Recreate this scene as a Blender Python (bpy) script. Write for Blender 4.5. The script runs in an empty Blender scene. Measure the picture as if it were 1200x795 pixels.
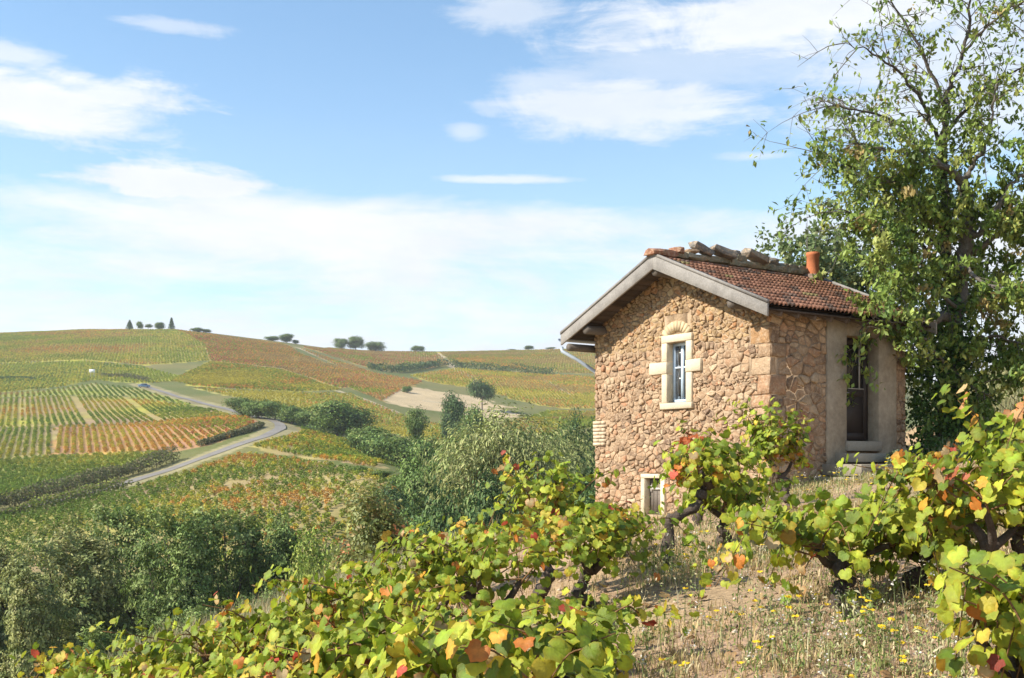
import bpy, bmesh, math, random
import numpy as np
from mathutils import Vector, Matrix, Euler, Quaternion

# ------------------------------------------------------------------ scene, camera, sky, sun, exposure
scene = bpy.context.scene
COL = scene.collection
FPX, HZ = 1300.0, 540.0            # focal length in photo pixels, horizon row of the photo
cam_d = bpy.data.cameras.new('camera')
cam_d.sensor_width = 36.0
cam_d.lens = 36.0 * FPX / 1200.0
cam_d.shift_y = (HZ - 397.5) / 1200.0
cam_d.clip_start = 0.05
cam_d.clip_end = 8000.0
cam = bpy.data.objects.new('camera', cam_d)
COL.objects.link(cam)
cam.location = (0, 0, 0)
cam.rotation_euler = (math.radians(90), 0, 0)
scene.camera = cam

SUN_AZ = math.atan2(-0.93, -0.26)   # clockwise from +Y
SUN_EL = math.radians(37)
SKY_STRENGTH = 0.142
world = bpy.data.worlds.new('World')
scene.world = world
world.use_nodes = True
world.cycles.sampling_method = 'MANUAL'
world.cycles.sample_map_resolution = 512
scene.view_settings.view_transform = 'Standard'
scene.view_settings.look = 'None'
scene.view_settings.gamma = 1.0
scene.view_settings.exposure = 0.70
scene.cycles.use_denoising = True
scene.cycles.max_bounces = 8
scene.cycles.diffuse_bounces = 3
scene.cycles.transmission_bounces = 4
scene.cycles.transparent_max_bounces = 6
scene.cycles.sample_clamp_indirect = 6.0

sun_d = bpy.data.lights.new('sun', 'SUN')
sun_d.energy = 5.0
sun_d.angle = math.radians(0.6)
sun_d.color = (1.0, 0.93, 0.82)
sun = bpy.data.objects.new('sun', sun_d)
COL.objects.link(sun)
sun_vec = Vector((math.sin(SUN_AZ) * math.cos(SUN_EL), math.cos(SUN_AZ) * math.cos(SUN_EL), math.sin(SUN_EL)))
sun.rotation_euler = sun_vec.to_track_quat('Z', 'Y').to_euler()
sun.location = sun_vec * 200


def build_world():
    nt = world.node_tree
    N, L = nt.nodes, nt.links
    N.clear()
    out = N.new('ShaderNodeOutputWorld')
    bg = N.new('ShaderNodeBackground')
    bg.inputs['Strength'].default_value = SKY_STRENGTH
    L.new(bg.outputs[0], out.inputs['Surface'])
    sky = N.new('ShaderNodeTexSky')
    sky.sky_type = 'NISHITA'
    sky.sun_disc = False
    sky.sun_elevation = SUN_EL
    sky.sun_rotation = SUN_AZ % (2 * math.pi)
    sky.altitude = 100
    sky.air_density = 1.0
    sky.dust_density = 0.2
    sky.ozone_density = 1.0

    def mth(op, a, b=None, clamp=False):
        n = N.new('ShaderNodeMath')
        n.operation = op
        n.use_clamp = clamp
        for i, v in enumerate((a, b)):
            if v is None:
                continue
            if isinstance(v, (int, float)):
                n.inputs[i].default_value = v
            else:
                L.new(v, n.inputs[i])
        return n.outputs[0]

    def ramp(v, a, b):
        n = N.new('ShaderNodeMapRange')
        n.interpolation_type = 'SMOOTHSTEP'
        n.inputs['From Min'].default_value = a
        n.inputs['From Max'].default_value = b
        L.new(v, n.inputs['Value'])
        return n.outputs[0]

    tc = N.new('ShaderNodeTexCoord')
    sp = N.new('ShaderNodeSeparateXYZ')
    L.new(tc.outputs['Generated'], sp.inputs[0])
    x, y, z = sp.outputs
    az = mth('ARCTAN2', x, y)
    el = mth('ARCSINE', z)

    def noise(sx, sy, scale, detail, off, rough=0.6, dist=0.0):
        c = N.new('ShaderNodeCombineXYZ')
        L.new(mth('MULTIPLY', az, sx), c.inputs[0])
        L.new(mth('MULTIPLY', el, sy), c.inputs[1])
        c.inputs[2].default_value = off
        n = N.new('ShaderNodeTexNoise')
        n.inputs['Scale'].default_value = scale
        n.inputs['Detail'].default_value = detail
        n.inputs['Roughness'].default_value = rough
        n.inputs['Distortion'].default_value = dist
        L.new(c.outputs[0], n.inputs['Vector'])
        return n.outputs['Fac']

    # big wispy field over the whole sky, streaks stretched along the horizon
    n1 = noise(1.0, 3.2, 3.3, 8, 3.7, 0.62, 0.4)
    n2 = noise(1.0, 5.5, 6.0, 9, 9.1, 0.66, 0.3)
    base = mth('ADD', mth('MULTIPLY', n1, 0.62), mth('MULTIPLY', n2, 0.38))
    edge = noise(1.0, 2.0, 13.0, 7, 5.5, 0.68, 0.5)
    edge = mth('ADD', mth('MULTIPLY', mth('SUBTRACT', edge, 0.5), 1.5),
               mth('MULTIPLY', mth('SUBTRACT', n2, 0.5), 2.2))
    # general coverage grows toward the horizon: the long veil of cloud above the hills
    low = ramp(el, 0.255, 0.205)
    gap = ramp(el, 0.20, 0.10)
    cov = mth('ADD', mth('MULTIPLY', low, 0.375), mth('MULTIPLY', gap, -0.09))
    hor = ramp(el, 0.16, 0.06)
    cov = mth('ADD', cov, mth('MULTIPLY', hor, 0.17))
    veil = ramp(mth('ADD', base, cov), 0.64, 0.93)

    # single clouds standing in the sky: (azimuth, elevation, half width, half height, weight)
    def dirn(px, py):
        u, v = (px - 600) / FPX, (HZ - py) / FPX
        return math.atan(u), math.atan(v / math.sqrt(1 + u * u))
    spots = [(45, 122, 150, 46, 1.0), (120, 112, 85, 16, .9), (20, 66, 55, 16, .7), (185, 214, 150, 22, 1.15),
             (730, 126, 165, 34, .85), (650, 105, 75, 24, .55), (950, 10, 270, 50, .95), (600, 8, 75, 28, .6),
             (545, 153, 30, 13, .5), (575, 128, 30, 12, .4), (600, 211, 95, 6, .75), (890, 183, 60, 8, .55), (205, 30, 70, 8, .5),
             (830, 75, 180, 40, .45), (1150, 90, 200, 120, .75), (-180, 60, 160, 50, .9), (1420, 150, 220, 60, .8)]
    tot = None
    for (px, py, w, h, k) in spots:
        a0, e0 = dirn(px, py)
        dx = mth('DIVIDE', mth('SUBTRACT', az, a0), w / FPX)
        dy = mth('DIVIDE', mth('SUBTRACT', el, e0), h / FPX)
        r = mth('SQRT', mth('ADD', mth('MULTIPLY', dx, dx), mth('MULTIPLY', dy, dy)))
        m = mth('ADD', r, mth('MULTIPLY', edge, -1.05))
        v = mth('MULTIPLY', ramp(m, 1.25, 0.30), k)
        tot = v if tot is None else mth('MAXIMUM', tot, v)
    # the same kind of single clouds elsewhere in the sky
    n3 = noise(1.0, 2.2, 2.1, 8, 21.0, 0.6, 0.3)
    outside = ramp(mth('ABSOLUTE', az), 0.62, 0.85)
    other = mth('MULTIPLY', ramp(mth('ADD', n3, mth('MULTIPLY', edge, 0.05)), 0.53, 0.66), outside)
    haze = mth('ADD', mth('MULTIPLY', ramp(el, 0.40, 0.0), 0.26), 0.02)
    dens = mth('MAXIMUM', mth('MAXIMUM', tot, veil), mth('MAXIMUM', other, haze), True)

    shade = noise(1.0, 3.0, 9.0, 6, 14.0, 0.6)
    cl = N.new('ShaderNodeMix')
    cl.data_type = 'RGBA'
    L.new(ramp(shade, 0.3, 0.7), cl.inputs['Factor'])
    k = 1.0 / SKY_STRENGTH
    cl.inputs['A'].default_value = (0.57 * k, 0.60 * k, 0.645 * k, 1)
    cl.inputs['B'].default_value = (0.64 * k, 0.655 * k, 0.68 * k, 1)
    mx = N.new('ShaderNodeMix')
    mx.data_type = 'RGBA'
    L.new(dens, mx.inputs['Factor'])
    tint = N.new('ShaderNodeMix')
    tint.data_type = 'RGBA'
    tint.blend_type = 'MULTIPLY'
    tint.inputs['Factor'].default_value = 1.0
    tint.inputs['B'].default_value = (0.86, 1.0, 1.02, 1)
    L.new(sky.outputs[0], tint.inputs['A'])
    L.new(tint.outputs['Result'], mx.inputs['A'])
    L.new(cl.outputs['Result'], mx.inputs['B'])
    L.new(mx.outputs['Result'], bg.inputs['Color'])


build_world()

# ------------------------------------------------------------------ helpers
RNG = np.random.default_rng(7)
random.seed(11)


def px(x, y, d):
    """a photo pixel at a distance along the view axis -> a point in the place"""
    return Vector(((x - 600) / FPX * d, d, (HZ - y) / FPX * d))


def tag(o, label=None, cat=None, group=None, kind=None):
    if label: o['label'] = label
    if cat: o['category'] = cat
    if group: o['group'] = group
    if kind: o['kind'] = kind
    return o


def empty(name, loc=(0, 0, 0), rz=0.0, scale=1.0):
    o = bpy.data.objects.new(name, None)
    o.location = loc
    o.rotation_euler = (0, 0, rz)
    o.scale = (scale, scale, scale)
    o.empty_display_size = 0.1
    COL.objects.link(o)
    return o


def link(name, me, parent=None, mat=None, matrix=None):
    o = bpy.data.objects.new(name, me)
    if mat is not None and not me.materials:
        me.materials.append(mat)
    COL.objects.link(o)
    if parent is not None:
        o.parent = parent
    if matrix is not None:
        o.matrix_local = matrix
    return o


def mesh_np(name, verts, faces, cols=None, smooth=False):
    """verts (n,3), faces list of equal-length index arrays or list of (m,k) arrays, cols (n,3) -> mesh"""
    me = bpy.data.meshes.new(name)
    verts = np.asarray(verts, dtype=np.float32)
    if not isinstance(faces, list):
        faces = [faces]
    faces = [np.asarray(f, dtype=np.int32) for f in faces if len(f)]
    me.vertices.add(len(verts))
    me.vertices.foreach_set('co', verts.ravel())
    nl = sum(f.size for f in faces)
    npoly = sum(len(f) for f in faces)
    me.loops.add(nl)
    me.polygons.add(npoly)
    me.loops.foreach_set('vertex_index', np.concatenate([f.ravel() for f in faces]))
    tot = np.concatenate([np.full(len(f), f.shape[1], np.int32) for f in faces])
    start = np.concatenate([[0], np.cumsum(tot)[:-1]]).astype(np.int32)
    me.polygons.foreach_set('loop_start', start)
    me.polygons.foreach_set('loop_total', tot)
    if smooth:
        me.polygons.foreach_set('use_smooth', np.ones(npoly, bool))
    me.update(calc_edges=True)
    if cols is not None:
        set_cols(me, cols)
    return me


def set_cols(me, cols):
    c = np.asarray(cols, dtype=np.float32)
    if c.ndim == 1:
        c = np.tile(c, (len(me.vertices), 1))
    a = me.color_attributes.get('Col') or me.color_attributes.new('Col', 'FLOAT_COLOR', 'POINT')
    rgba = np.ones((len(me.vertices), 4), np.float32)
    rgba[:, :3] = c[:, :3]
    a.data.foreach_set('color', rgba.ravel())


class MB:
    """collects pieces of ONE mesh"""
    def __init__(s):
        s.v, s.f, s.c, s.n = [], {}, [], 0

    def add(s, v, f, c=None):
        v = np.asarray(v, np.float32)
        for k in f:
            k = np.asarray(k, np.int32)
            if k.size:
                s.f.setdefault(k.shape[1], []).append(k + s.n)
        s.v.append(v)
        c = np.ones(3) if c is None else np.asarray(c, np.float32)
        s.c.append(np.tile(c, (len(v), 1)) if c.ndim == 1 else c)
        s.n += len(v)

    def box(s, lo, hi, c=None, M=None):
        lo, hi = np.array(lo, float), np.array(hi, float)
        v = np.array([[x, y, z] for x in (lo[0], hi[0]) for y in (lo[1], hi[1]) for z in (lo[2], hi[2])])
        if M is not None:
            v = v @ np.array(M.to_3x3()).T + np.array(M.translation)
        s.add(v, [np.array([[0, 1, 3, 2], [4, 6, 7, 5], [0, 4, 5, 1], [2, 3, 7, 6], [0, 2, 6, 4], [1, 5, 7, 3]])], c)

    def prism(s, poly, fn, a, b, c=None):
        """poly of (p,q) pairs extruded between a and b; fn(r,p,q)->xyz"""
        n = len(poly)
        v = [fn(a, *p) for p in poly] + [fn(b, *p) for p in poly]
        side = np.array([[i, (i + 1) % n, n + (i + 1) % n, n + i] for i in range(n)])
        s.add(v, [side, np.array([list(range(n))[::-1]]), np.array([list(range(n, 2 * n))])], c)

    def tube(s, pts, rad, sides=6, c=None, cap=True):
        pts = np.asarray(pts, float)
        n = len(pts)
        rad = np.broadcast_to(np.asarray(rad, float), (n,))
        t = np.gradient(pts, axis=0)
        t /= np.linalg.norm(t, axis=1)[:, None] + 1e-9
        ref = np.array([0.31, 0.17, 0.93])
        a = np.cross(t, ref)
        bad = np.linalg.norm(a, axis=1) < 1e-3
        a[bad] = np.cross(t[bad], [1, 0, 0])
        a /= np.linalg.norm(a, axis=1)[:, None]
        b = np.cross(t, a)
        ang = np.arange(sides) * 2 * math.pi / sides
        ring = pts[:, None, :] + rad[:, None, None] * (np.cos(ang)[None, :, None] * a[:, None, :] + np.sin(ang)[None, :, None] * b[:, None, :])
        v = ring.reshape(-1, 3)
        i = np.arange(n - 1)[:, None] * sides
        j = np.arange(sides)[None, :]
        j2 = (j + 1) % sides
        q = np.stack([i + j, i + j2, i + sides + j2, i + sides + j], -1).reshape(-1, 4)
        fs = [q]
        if cap:
            fs += [np.array([list(range(sides))[::-1]]), np.array([list(range((n - 1) * sides, n * sides))])]
        if c is not None and np.ndim(c) == 2:
            c = np.repeat(np.asarray(c), sides, axis=0)
        s.add(v, fs, c)

    def mesh(s, name, smooth=False):
        return mesh_np(name, np.concatenate(s.v), [np.concatenate(k) for k in s.f.values()], np.concatenate(s.c), smooth)

    def build(s, name, mat, parent=None, smooth=False):
        return link(name, s.mesh(name, smooth), parent, mat)


def bevel(o, w=0.01, seg=1):
    m = o.modifiers.new('bevel', 'BEVEL')
    m.width = w
    m.segments = seg
    m.limit_method = 'ANGLE'
    return o


def _hash(ix, iy, seed):
    h = (ix.astype(np.int64) * 374761393 + iy.astype(np.int64) * 668265263 + seed * 1442695041) & 0xffffffff
    h = ((h ^ (h >> 13)) * 1274126177) & 0xffffffff
    return ((h ^ (h >> 16)) & 0xffff) / 65535.0


def vnoise(x, y, seed=0):
    x, y = np.asarray(x, float), np.asarray(y, float)
    ix, iy = np.floor(x), np.floor(y)
    fx, fy = x - ix, y - iy
    fx, fy = fx * fx * (3 - 2 * fx), fy * fy * (3 - 2 * fy)
    a, b = _hash(ix, iy, seed), _hash(ix + 1, iy, seed)
    c, d = _hash(ix, iy + 1, seed), _hash(ix + 1, iy + 1, seed)
    return (a * (1 - fx) + b * fx) * (1 - fy) + (c * (1 - fx) + d * fx) * fy


def fbm(x, y, seed=0, oct=4):
    t, a, n = 0.0, 0.5, 0.0
    for i in range(oct):
        t = t + a * vnoise(x * 2 ** i, y * 2 ** i, seed + i)
        n += a
        a *= 0.5
    return t / n


def sstep(x, a, b):
    t = np.clip((x - a) / (b - a), 0, 1)
    return t * t * (3 - 2 * t)


# ------------------------------------------------------------------ materials
def mat_vc(name, rough=0.85, nscale=6.0, namt=0.4, bump=0.0, bscale=30.0, trans=0.0, obj=False, inst=False,
           spec=0.25, world_pos=True, nscale2=None, namt2=0.0, smear=None):
    """colour from the 'Col' attribute (or the object's / instance's own colour), broken up by noise"""
    m = bpy.data.materials.new(name)
    m.use_nodes = True
    nt = m.node_tree
    N, L = nt.nodes, nt.links
    N.clear()
    out = N.new('ShaderNodeOutputMaterial')
    bs = N.new('ShaderNodeBsdfPrincipled')
    bs.inputs['Roughness'].default_value = rough
    bs.inputs['Specular IOR Level'].default_value = spec
    at = N.new('ShaderNodeAttribute')
    at.attribute_name = 'Col'
    if inst:
        at.attribute_type = 'INSTANCER'
        at.attribute_name = 'icol'
    col = at.outputs['Color']

    def mul(a, b):
        n = N.new('ShaderNodeMix')
        n.data_type = 'RGBA'
        n.blend_type = 'MULTIPLY'
        n.inputs['Factor'].default_value = 1
        L.new(a, n.inputs['A'])
        L.new(b, n.inputs['B'])
        return n.outputs['Result']
    if inst:
        a2 = N.new('ShaderNodeAttribute')
        a2.attribute_name = 'Col'
        col = mul(col, a2.outputs['Color'])
    if obj:
        oi = N.new('ShaderNodeObjectInfo')
        col = mul(col, oi.outputs['Color'])
    if world_pos:
        pos = N.new('ShaderNodeNewGeometry').outputs['Position']
    else:
        pos = N.new('ShaderNodeTexCoord').outputs['Object']

    def noisefac(scale, amt, detail=6):
        n = N.new('ShaderNodeTexNoise')
        n.inputs['Scale'].default_value = scale
        n.inputs['Detail'].default_value = detail
        n.inputs['Roughness'].default_value = 0.65
        L.new(pos, n.inputs['Vector'])
        r = N.new('ShaderNodeMapRange')
        r.inputs['From Min'].default_value = 0.25
        r.inputs['From Max'].default_value = 0.75
        r.inputs['To Min'].default_value = 1 - amt
        r.inputs['To Max'].default_value = 1 + amt
        L.new(n.outputs['Fac'], r.inputs['Value'])
        return r.outputs[0], n.outputs['Fac']
    if smear:
        n = N.new('ShaderNodeTexNoise')
        n.inputs['Scale'].default_value = smear[1]
        n.inputs['Detail'].default_value = 7
        n.inputs['Roughness'].default_value = 0.7
        L.new(pos, n.inputs['Vector'])
        r = N.new('ShaderNodeMapRange')
        r.inputs['From Min'].default_value = smear[2]
        r.inputs['From Max'].default_value = smear[2] + .12
        r.inputs['To Max'].default_value = .8
        L.new(n.outputs['Fac'], r.inputs['Value'])
        mx_ = N.new('ShaderNodeMix')
        mx_.data_type = 'RGBA'
        L.new(r.outputs[0], mx_.inputs['Factor'])
        L.new(col, mx_.inputs['A'])
        mx_.inputs['B'].default_value = (*smear[0], 1)
        col = mx_.outputs['Result']
    if namt > 0:
        f, _ = noisefac(nscale, namt)
        col = mul(col, f)
    if nscale2:
        f, _ = noisefac(nscale2, namt2, 3)
        col = mul(col, f)
    L.new(col, bs.inputs['Base Color'])
    if bump > 0:
        n = N.new('ShaderNodeTexNoise')
        n.inputs['Scale'].default_value = bscale
        n.inputs['Detail'].default_value = 8
        n.inputs['Roughness'].default_value = 0.7
        L.new(pos, n.inputs['Vector'])
        b = N.new('ShaderNodeBump')
        b.inputs['Strength'].default_value = bump
        b.inputs['Distance'].default_value = 0.03
        L.new(n.outputs['Fac'], b.inputs['Height'])
        L.new(b.outputs[0], bs.inputs['Normal'])
    sh = bs.outputs[0]
    if trans > 0:
        tr = N.new('ShaderNodeBsdfTranslucent')
        L.new(col, tr.inputs['Color'])
        mx = N.new('ShaderNodeMixShader')
        mx.inputs[0].default_value = trans
        L.new(sh, mx.inputs[1])
        L.new(tr.outputs[0], mx.inputs[2])
        sh = mx.outputs[0]
    L.new(sh, out.inputs['Surface'])
    return m


M = {}
M['ground'] = mat_vc('ground', 0.95, 1.7, 0.25, 0.9, 14, nscale2=22.0, namt2=0.35, spec=0.1)
M['road'] = mat_vc('road', 0.9, 0.6, 0.15, 0.1, 20, spec=0.2)
M['stone'] = mat_vc('stone', 0.92, 9, 0.25, 1.0, 26, nscale2=45, namt2=0.22, spec=0.15, smear=((.50, .365, .24), 16.0, .48))
M['mortar'] = mat_vc('mortar', 0.95, 3.0, 0.2, 1.0, 34, nscale2=30, namt2=0.25, spec=0.1)
M['dressed'] = mat_vc('dressed_stone', 0.9, 5, 0.12, 0.4, 40, nscale2=40, namt2=0.1, spec=0.15)
M['plaster'] = mat_vc('plaster', 0.92, 2.6, 0.3, 0.5, 25, nscale2=14, namt2=0.16, spec=0.15)
M['wood'] = mat_vc('weathered_wood', 0.85, 4, 0.25, 0.4, 30, nscale2=35, namt2=0.2, spec=0.2)
M['tile'] = mat_vc('clay_tile', 0.9, 5, 0.35, 0.5, 40, obj=True, nscale2=24, namt2=0.25, spec=0.15)
M['clay'] = mat_vc('clay_pipe', 0.85, 6, 0.22, 0.3, 40, spec=0.2)
M['bark'] = mat_vc('bark', 0.95, 14, 0.4, 1.0, 30, nscale2=60, namt2=0.2, spec=0.1)
M['leaf'] = mat_vc('vine_leaf', 0.45, 22, 0.30, 0.3, 60, trans=0.38, nscale2=5, namt2=.15, obj=True, spec=0.35)
M['foliage'] = mat_vc('foliage', 0.6, 0.6, 0.2, 0, trans=0.20, spec=0.25, world_pos=True)
M['foliage_near'] = mat_vc('foliage_near', 0.5, 1.5, 0.2, 0, trans=0.28, spec=0.3)
M['bush'] = mat_vc('field_vine_leaf', 0.65, 0.05, 0.2, 0, trans=0.2, inst=True, spec=0.2)
M['bush_obj'] = mat_vc('field_vine_leaf_single', 0.65, 0.05, 0.2, 0, trans=0.2, obj=True, spec=0.2)
M['grass'] = mat_vc('grass', 0.75, 0.8, 0.25, 0, trans=0.25, spec=0.2)
M['paint'] = mat_vc('paint', 0.6, 12, 0.12, 0.15, 60, spec=0.4)
M['metal'] = mat_vc('zinc', 0.45, 8, 0.15, 0.1, 40, spec=0.6)


def mat_glass():
    m = bpy.data.materials.new('window_glass')
    m.use_nodes = True
    b = m.node_tree.nodes['Principled BSDF']
    b.inputs['Base Color'].default_value = (0.05, 0.05, 0.048, 1)
    b.inputs['Roughness'].default_value = 0.08
    b.inputs['Transmission Weight'].default_value = 0.3
    b.inputs['IOR'].default_value = 1.33
    return m


M['glass'] = mat_glass()

# ------------------------------------------------------------------ terrain
_cols = {  # photo column -> [(distance, row or None, z or None)]
    -500: [(30, None, -10), (45, None, -15), (65, None, -18), (90, None, -15), (130, 620, 0), (160, 592, 0), (200, 548, 0), (260, 508, 0), (340, 475, 0), (430, 450, 0), (600, 410, 0), (640, 405, 0), (900, 450, 0), (2500, 510, 0)],
    0: [(30, None, -10), (45, None, -15), (65, None, -18), (88, None, -15), (110, 652, 0), (130, 612, 0), (150, 590, 0), (168, 571, 0), (200, 540, 0), (260, 503, 0), (340, 470, 0), (430, 445, 0), (560, 405, 0), (640, 390, 0), (900, 425, 0), (2500, 505, 0)],
    200: [(30, None, -9.5), (45, None, -14.5), (65, None, -18), (88, None, -15), (110, 640, 0), (125, 607, 0), (150, 571, 0), (172, 552, 0), (195, 528, 0), (250, 498, 0), (330, 474, 0), (380, 459, 0), (470, 431, 0), (580, 397, 0), (650, 385, 0), (900, 420, 0), (2500, 505, 0)],
    350: [(30, None, -8.5), (45, None, -13.5), (65, None, -18), (88, None, -14.5), (105, 632, 0), (120, 602, 0), (145, 560, 0), (175, 525, 0), (205, 505, 0), (265, 493, 0), (350, 468, 0), (460, 440, 0), (600, 410, 0), (680, 403, 0), (900, 425, 0), (2500, 505, 0)],
    480: [(30, None, -8), (50, None, -14), (80, None, -17), (100, None, -12.5), (122, 582, 0), (150, 546, 0), (200, 555, 0), (270, 530, 0), (330, 500, 0), (420, 462, 0), (560, 436, 0), (700, 419, 0), (820, 411, 0), (1100, 430, 0), (2500, 505, 0)],
    600: [(30, None, -6.5), (60, None, -13), (100, None, -15), (150, None, -11), (200, None, -5), (270, 522, 0), (370, 493, 0), (410, 482, 0), (560, 440, 0), (700, 421, 0), (850, 411, 0), (1100, 430, 0), (2500, 505, 0)],
    700: [(40, None, -6), (60, None, -9), (100, None, -12), (150, None, -8), (220, None, -2), (330, 505, 0), (430, 480, 0), (600, 438, 0), (720, 418, 0), (850, 407, 0), (1100, 430, 0), (2500, 505, 0)],
    900: [(40, None, -4), (60, None, -6), (100, None, -8), (200, None, -2), (430, 480, 0), (600, 440, 0), (850, 410, 0), (1100, 430, 0), (2500, 505, 0)],
    1200: [(28, None, 2.3), (45, None, 4.2), (70, None, 2), (120, None, -4), (300, 530, 0), (600, 490, 0), (850, 470, 0), (2500, 505, 0)],
    1700: [(28, None, 3.5), (45, None, 5.5), (70, None, 3), (120, None, -2), (300, 530, 0), (600, 490, 0), (850, 470, 0), (2500, 505, 0)],
}
_cp = []
for _c, _l in _cols.items():
    for (_d, _r, _z) in _l:
        _e = (HZ - _r) / FPX if _r is not None else _z / _d
        _cp.append(((_c - 600) / FPX * 3.0, math.log(_d) * 1.6, _e))
_cp = np.array(_cp)


def _phi(r2):
    return 0.5 * r2 * np.log(np.maximum(r2, 1e-12))


def _solve():
    n = len(_cp)
    d2 = (_cp[:, None, 0] - _cp[None, :, 0]) ** 2 + (_cp[:, None, 1] - _cp[None, :, 1]) ** 2
    A = np.zeros((n + 3, n + 3))
    A[:n, :n] = _phi(d2) + np.eye(n) * 0.02
    Pm = np.c_[np.ones(n), _cp[:, :2]]
    A[:n, n:] = Pm
    A[n:, :n] = Pm.T
    return np.linalg.solve(A, np.r_[_cp[:, 2], 0, 0, 0])


_w = _solve()


def far_h(x, y):
    d = np.maximum(y, 0.35 * np.hypot(x, y) + 1.0)
    u = np.clip(x / d, -0.95, 0.95) * 3.0
    l = np.log(np.clip(d, 20, 3500)) * 1.6
    e = _w[-3] + _w[-2] * u + _w[-1] * l
    for k in range(len(_cp)):
        e = e + _w[k] * _phi((u - _cp[k, 0]) ** 2 + (l - _cp[k, 1]) ** 2)
    return e * d


def near_h(x, y):
    xl, xr = np.minimum(x, 0), np.maximum(x, 0)
    z = -1.5 + 0.165 * np.maximum(xl, -40) + 0.12 * np.minimum(xr, 9) + 0.34 * np.clip(xr - 9, 0, 9)
    ramp_y = np.clip(y, -4, 10) * 0.06 * sstep(x, -3.0, 1.5)
    z = z + ramp_y * (1 - 0.8 * sstep(y, 12, 20) * (1 - sstep(x, 2.2, 6.0)))
    z = z + 0.05 * np.clip(y - 20, 0, 30) * sstep(x, 6.5, 10)
    yc = 13 + np.clip((x + 2.2) * 4.5, 0, 60) - np.clip((-2.6 - x) * 3.0, 0, 6)
    z = z - 0.16 * np.clip(-3.3 - x, 0, 20) ** 1.3
    z = z - 0.022 * np.clip(y - yc, 0, 40) ** 2
    z = z - 0.12 * np.exp(-(((x - 6.4) / 1.8) ** 2 + ((y - 18.9) / 1.8) ** 2))      # terrace before the door
    return z


def height(x, y, detail=True):
    x, y = np.asarray(x, float), np.asarray(y, float)
    r = np.hypot(x, y)
    t = sstep(np.log(np.maximum(r, 1)), math.log(21), math.log(46))
    t = t * sstep(y, -10, 15)
    z = near_h(x, y) * (1 - t) + far_h(x, y) * t
    if detail:
        k = 1 - sstep(r, 18, 40)
        z = z + k * (0.10 * (fbm(x * 0.9, y * 0.9, 3, 3) - 0.5) + 0.06 * (fbm(x * 4, y * 4, 5, 3) - 0.5))
        z = z + sstep(r, 60, 150) * 1.2 * (fbm(x / 30, y / 30, 8, 3) - 0.5)
    return z


def gz(x, y):
    return float(height(np.array([x]), np.array([y]))[0])


def hit(X, Y, d0=60, d1=1500):
    """first place on the ground seen at photo pixel (X, Y) beyond distance d0"""
    d = np.geomspace(d0, d1, 900)
    u, v = (X - 600) / FPX, (HZ - Y) / FPX
    h = height(u * d, d)
    below = np.nonzero(v * d <= h)[0]
    i = below[0] if len(below) else len(d) - 1
    return float(u * d[i]), float(d[i])


def in_poly(x, y, poly):
    inside = np.zeros(np.shape(x), bool)
    n = len(poly)
    for i in range(n):
        x0, y0 = poly[i]
        x1, y1 = poly[(i + 1) % n]
        c = ((y0 > y) != (y1 > y))
        inside ^= c & (x < (x1 - x0) * (y - y0) / ((y1 - y0) or 1e-9) + x0)
    return inside


def world_poly(pp, d0=90):
    """corner pixels on the far slope -> ground outline; edges are subdivided so that they follow the relief"""
    out = []
    for i in range(len(pp)):
        a, b = pp[i], pp[(i + 1) % len(pp)]
        n = max(1, int(math.hypot(b[0] - a[0], b[1] - a[1]) / 25))
        for k in range(n):
            t = k / n
            out.append(hit(a[0] + (b[0] - a[0]) * t, a[1] + (b[1] - a[1]) * t, d0))
    return out


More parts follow.
